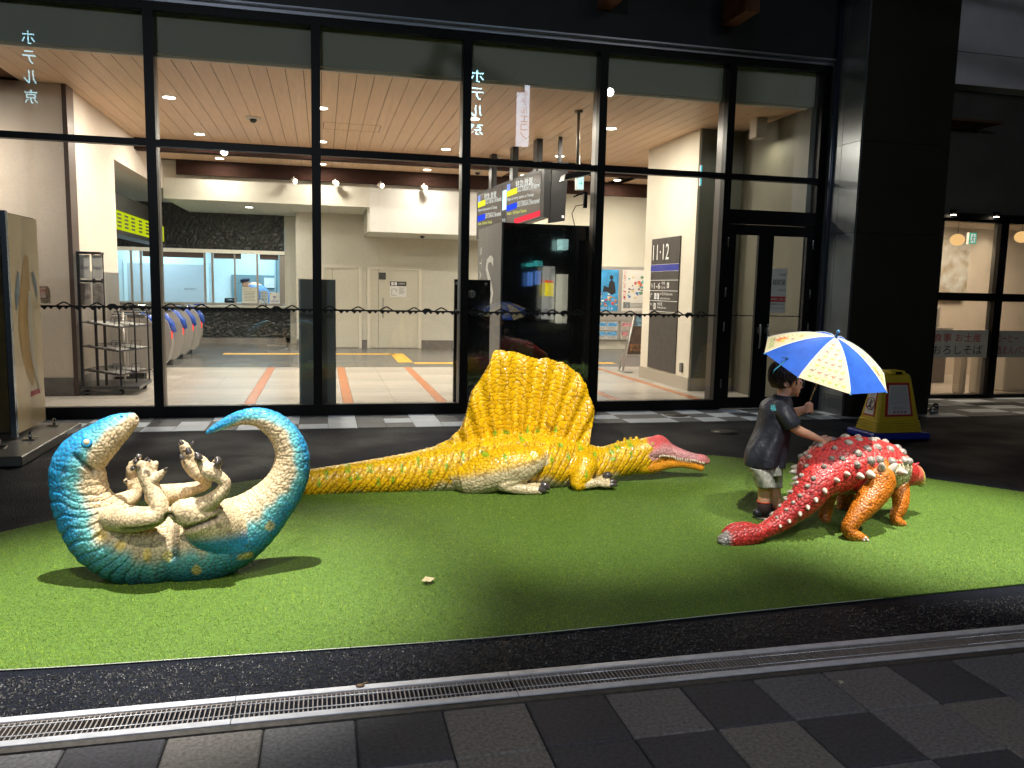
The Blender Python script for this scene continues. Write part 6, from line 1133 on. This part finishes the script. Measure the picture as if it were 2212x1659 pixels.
for i in range(4):
    c = cface(.36+i*.1, .295, .0155); MB().tube([(c[0]+.012*math.cos(a), c[1], c[2]+.012*math.sin(a)) for a in np.linspace(0, 2*PI, 13)], .0022, 5, cap=False).tube([(c[0]-.008, c[1], c[2]+.008), (c[0]+.008, c[1], c[2]-.008)], .002, 5).box((c[0]-.003, c[1]-.001, c[2]-.007), (c[0]+.003, c[1]+.001, c[2]+.006)).obj('prohibition_symbol', mat('symbol_red', (.35, .05, .05), .5), nw)
MB().slab([sface(.16, .235, .002), sface(.84, .235, .002), sface(.9, .61, .002), sface(.1, .61, .002)], (-.005, 0, 0)).obj('side_border', rd_, cn); s2 = MB().slab([sface(.2, .255, .009), sface(.8, .255, .009), sface(.84, .59, .009), sface(.16, .59, .009)], (-.002, 0, 0)).obj('side_notice', mat('notice_white2', (.62, .62, .6), .5), cn)
c = np.array(sface(.5, .37, .0145)); yy = lambda dy, dz: (c[0]+dz*.23, c[1]+dy, c[2]+dz)
MB().tube([yy(.065*math.cos(a), .065*math.sin(a)) for a in np.linspace(0, 2*PI, 19)], .005, 5, cap=False).tube([yy(-.045, .045), yy(.045, -.045)], .004, 5).obj('prohibition_ring', mat('symbol_red', (.35, .05, .05), .5), s2)
q = MB(); q.ball(yy(.0, .035), .013, 8, sc=(.2, 1, 1))
for a, b in (((0, .025), (.0, -.01)), ((0, -.01), (.03, -.04)), ((0, -.01), (-.02, -.045)), ((0, .015), (.03, .0)), ((0, .015), (-.03, .02))): q.tube([yy(*a), yy(*b)], .005, 5)
q.obj('running_figure', blk, s2)
for i, ch in enumerate('危ない'): cc_ = sface(.62, .545-i*.045, .0145); text(ch, cc_, .04, .035, XM, (.23, 0, 1), blk, s2)
MB().bbox((6.02, 7.5, .70), (6.2, 7.69, .74), .01).box((6.07, 7.495, .705), (6.15, 7.4999, .73), 1).obj('carrying_handle', [ye, BLK], cn)
# ------------------------------------------------------------------ illustrated display case at the left edge
mo = thing('display_case', 'tall tan panelled display case on a steel base at the left edge', 'display case', None, (-3.1, 8.4, 0))
tanp = mat('panel_tan', (.52, .40, .22), .3, noise=.08, nscale=2, coat=.3); chm = mat('edge_chrome', (.3, .36, .45), .2, .8)
MB().box((-3.5, 8.02, .13), (-2.74, 8.8, 2.12)).obj('cabinet', mat('cabinet_dark', (.02, .02, .022), .2), mo)
fa_ = MB().box((-2.738, 8.05, .13), (-2.72, 8.81, 2.11)).obj('side_panel', tanp, mo); MB().box((-2.76, 8.0, .1), (-2.715, 8.048, 2.13)).obj('corner_post', chm, mo)
fg = MB().box((-3.48, 8.0, .15), (-2.765, 8.018, 2.1)).obj('front_glass', mat('case_front', (.02, .03, .03), .05, col2=(.22, .15, .06), nscale=2.2), mo)
# plain abstract ribbons of colour on the panel in place of the picture
def rib_(pts, w, m, off=0): 
    pts = catmull([(a, b) for a, b in pts], 6); mb = MB(); W_ = catmull([[x] for x in w], 6)[:, 0]
    L = []; Rr = []
    for i, p in enumerate(pts): d = pts[min(i+1, len(pts)-1)]-pts[max(i-1, 0)]; d /= np.linalg.norm(d); nn = np.array([-d[1], d[0]]); L.append(p+nn*W_[i]); Rr.append(p-nn*W_[i])
    for i in range(len(pts)-1): mb.add([(-2.719+off, *L[i]), (-2.719+off, *L[i+1]), (-2.719+off, *Rr[i+1]), (-2.719+off, *Rr[i])], [(0, 1, 2, 3)])
    return mb.obj('colour_ribbon', m, fa_)
rib_([(8.48, 1.75), (8.42, 1.45), (8.36, 1.1), (8.42, .75), (8.5, .52)], [.05, .12, .16, .12, .03], mat('rib_ochre', (.40, .22, .03), .4, noise=.1, nscale=5), .001)
rib_([(8.52, 1.42), (8.5, 1.15), (8.52, .85), (8.6, .6), (8.7, .42)], [.03, .06, .05, .035, .01], mat('rib_sand', (.55, .50, .38), .4), .002); rib_([(8.26, 1.6), (8.2, 1.4), (8.16, 1.25)], [.02, .05, .01], mat('rib_slate', (.12, .17, .22), .4), .002)
rib_([(8.62, 1.6), (8.68, 1.5), (8.72, 1.35)], [.02, .045, .01], mat('rib_slate', (.12, .17, .22), .4), .002)
MB().box((-2.7195, 8.42, .42), (-2.7175, 8.72, .47)).obj('red_mark', mat('panel_redmark', (.42, .04, .06), .5), fa_)
MB().bbox((-3.9, 7.22, .0), (-2.42, 8.9, .085), .008).obj('base_plate', mat('base_steel', (.30, .29, .27), .3, .7, noise=.15, nscale=2), mo)
for x, y in ((-2.62, 8.72), (-2.6, 7.98), (-2.72, 7.6)): MB().tube([(x, y, .08), (x, y, .16)], .014, 8).box((x-.05, y-.05, .086), (x+.05, y+.05, .1)).obj('anchor_foot', mat('chrome', (.5, .5, .5), .15, 1), mo)

# litter
lf = thing('fallen_leaf', 'small pale dry leaf lying on the green turf', 'leaf', None, (.53, 4.03, .02)); MB().add([(.49, 4.02, .022), (.515, 4.05, .035), (.55, 4.055, .024), (.56, 4.02, .034), (.535, 4.0, .022), (.51, 3.99, .03)], [(0, 1, 5), (1, 2, 3), (1, 3, 4), (1, 4, 5)]).obj('blade', mat('leaf_pale', (.55, .45, .25), .6), lf)
p = gr(778, 1481, .008); lf = thing('fallen_leaf', 'withered brown leaf lying on the drain grate flange', 'leaf', None, tuple(p)); MB().ball(p, .014, 8, sc=(1.3, .8, .5)).tube([p, p+[.02, .003, .008], p+[.03, 0, .012]], [.006, .003, .001], 6).obj('blade', mat('leaf_brown', (.16, .10, .05), .6), lf)
p = gr(1815, 1470+8, .004); cp_ = thing('paper_scrap', 'tiny yellowish paper scrap on the dark front pavers', 'litter', None, tuple(p)); MB().slab([p, p+[.02, .004, .004], p+[.024, .02, .002], p+[.004, .018, .006]], (0, 0, .001)).obj('scrap', mat('scrap', (.4, .4, .28), .7), cp_)

# ------------------------------------------------------------------ the office clerk behind the window
ck_ = thing('person', 'station clerk in dark cap and light blue shirt bending behind the office window', 'person', None, (-1.55, 22.9, 0))
D = Sculpt(); X, Y, Z = -1.62, 22.9, 1.28
D.blob((X-.42, Y, Z+.22), .11, (.9, .8, 1.05)); D.limb([(X-.36, Y, Z+.14), (X-.22, Y, Z+.12), (X, Y, Z-.02), (X+.12, Y, Z-.3), (X+.12, Y, .5), (X+.1, Y, .05)], [.055, .16, .18, .17, .14, .1], [1, 1.3, 1.25, 1.1, 1.1, 1.3])
D.limb([(X-.1, Y-.2, Z+.08), (X+.06, Y-.26, Z-.12), (X-.02, Y-.3, Z-.26)], [.075, .055, .04]); D.limb([(X-.14, Y+.2, Z+.06), (X-.2, Y+.26, Z-.14), (X-.35, Y+.2, Z-.26)], [.07, .055, .04]); D.skin('body', .014, 2)
sh_ = (D.co[:, 2] < Z+.2) & (D.co[:, 0] > X-.32) & ((D.co[:, 2] > Z-.16) | (np.abs(D.co[:, 1]-Y) < .19)); col = np.where(sh_[:, None], np.array((.16, .30, .62)), skin_c); col[D.co[:, 2] < .9] = (.02, .02, .04); D.finish(col, ck_, 'body', paint_mat('clerk_paint', .7, 0, .1, 60))
MB().lathe([(.118, 0), (.12, .04), (.13, .07), (.1, .09), (.01, .1)], (X-.42, Y, Z+.27), 20, axis=(-.2, 0, 1)).slab([(X-.52, Y-.08, Z+.25), (X-.52, Y+.08, Z+.25), (X-.62, Y+.05, Z+.22), (X-.62, Y-.05, Z+.22)], (0, 0, .01)).obj('cap', mat('cap_navy', (.015, .02, .05), .6), ck_)

# ------------------------------------------------------------------ across the street, behind the camera: what the panes mirror
YR = -16.0
def mir(x, y): q = at(x, y, 2*9.685-YR); return np.array([q[0], YR, q[2]])
stb = thing('street_building', 'dark building across the street with lit hotel sign, mirrored in the glass', 'building', None, (4, YR-3, 0))
MB().box((-40, YR-8, 0), (40, YR-.3, 14)).obj('wall', mat('street_wall', (.02, .02, .022), .8), stb)
cyw_ = emat('hotel_cyan', (.45, .85, 1), 26); XN = (1, 0, 0); MXd = (-1, 0, 0)
def sign_text(chars, x, y0, y1, m, w_=.6):
    a = mir(x, y0); b = mir(x, y1); n = len(chars); h = (a[2]-b[2])/n
    for i, ch in enumerate(chars): text(ch, (a[0]+w_/2, YR, a[2]-h*(i+1)+h*.18), w_, h*.68, MXd, ZD, m, stb)
sign_text('ホテル京', 1031, 146, 298, cyw_); sign_text('ホテル京', 60, 60, 230, emat('hotel_cyan_dim', (.45, .85, 1), 11), .45)
a, b = mir(1119, 183), mir(1141, 316); lb_ = MB().box((a[0], YR-.2, b[2]), (b[0], YR+.05, a[2])).obj('light_box', emat('box_white', (.75, .82, 1), 7), stb); sgn = MB()
for i, ch in enumerate('ホテルエコノ'): text(ch, ((a[0]+b[0])/2+.2, YR+.06, a[2]-.5-i*.36), .32, .28, MXd, ZD, blk, lb_)
for (x0, y0, x1, y1, c, s) in ((1143, 588, 1150, 618, (.15, .35, 1), 6), (1160, 585, 1168, 615, (.15, .35, 1), 6), (1157, 563, 1172, 575, (.1, .8, .8), 4), (1140, 568, 1152, 576, (.1, .8, .8), 4), (1176, 575, 1196, 690, (.8, .78, .7), 4), (1177, 611, 1195, 640, (1, .8, .02), 9), (1177, 605, 1195, 611, (1, .12, .03), 9), (1206, 592, 1224, 700, (.9, .85, .65), 6), (1208, 516, 1227, 540, (.6, 1, .95), 8)):
    a, b = mir(x0, y0), mir(x1, y1); MB().box((a[0], YR-.3, b[2]), (b[0], YR+.02+.02*(s == 9), a[2])).obj('lit_window', emat('win%d_%d_%d' % (x0, y0, s), c, s*.55), stb)
# poles that carry the spot lamps
pm2 = mat('pole_dark', (.03, .03, .03), .4, .5)
for (loc, tgt, e, ang), lab in zip(SPOTS, ('left floodlight on a pole behind the viewer aimed at the blue dinosaur', 'overhead floodlight right above the blue dinosaur', 'middle floodlight on a pole behind the viewer aimed at the yellow dinosaur', 'right floodlight on a pole behind the viewer aimed at the red dinosaur', 'overhead floodlight right above the red dinosaur')):
    l = thing('floodlight', lab, 'floodlight', 'floodlights over the turf', loc); d = (Vector(tgt)-Vector(loc)).normalized()
    MB().lathe([(.05, .0), (.09, .02), (.11, .18), (.115, .2)], Vector(loc)-d*.03, 16, axis=-d).obj('housing', pm2, l); MB().tube([Vector(loc)-d*.2, Vector(loc)-d*.2+Vector((0, -.2, .25)), (loc[0], -2.5, loc[2]+.2), (loc[0], -2.6, loc[2])], .03, 8).tube([(loc[0], -2.6, 0), (loc[0], -2.6, loc[2]+.2)], .05, 10).obj('pole', pm2, l)
lamp('street_spot', 'SPOT', (-.5, -2.4, 5.2), 850, (.86, .9, 1), (.9, 1.3, 0), spot_size=1.12, spot_blend=1, shadow_soft_size=.12); lamp('street_spot', 'SPOT', (8.5, -4.5, 7.5), 90, (1, .93, .85), (6, 8, 0), spot_size=1.5, spot_blend=1, shadow_soft_size=.12)
lamp('street_spot', 'SPOT', (-3, -8, 5.6), 950, (.85, .93, 1), (1.6, 9.7, 4.6), spot_size=.95, spot_blend=.6, shadow_soft_size=.1)  # added to brighten the spandrel panel; no lamp known here
for x in (-2.2, -.2, 1.9, 4.1, 5.9): lamp('eave_lamp', 'SPOT', (x, 9.2, 4.75), 46, (.72, .85, 1), (x, 9.12, 0), spot_size=.85, spot_blend=.7, shadow_soft_size=.03)
for o in list(bpy.data.objects):
    if '_w' in o: del o['_w']
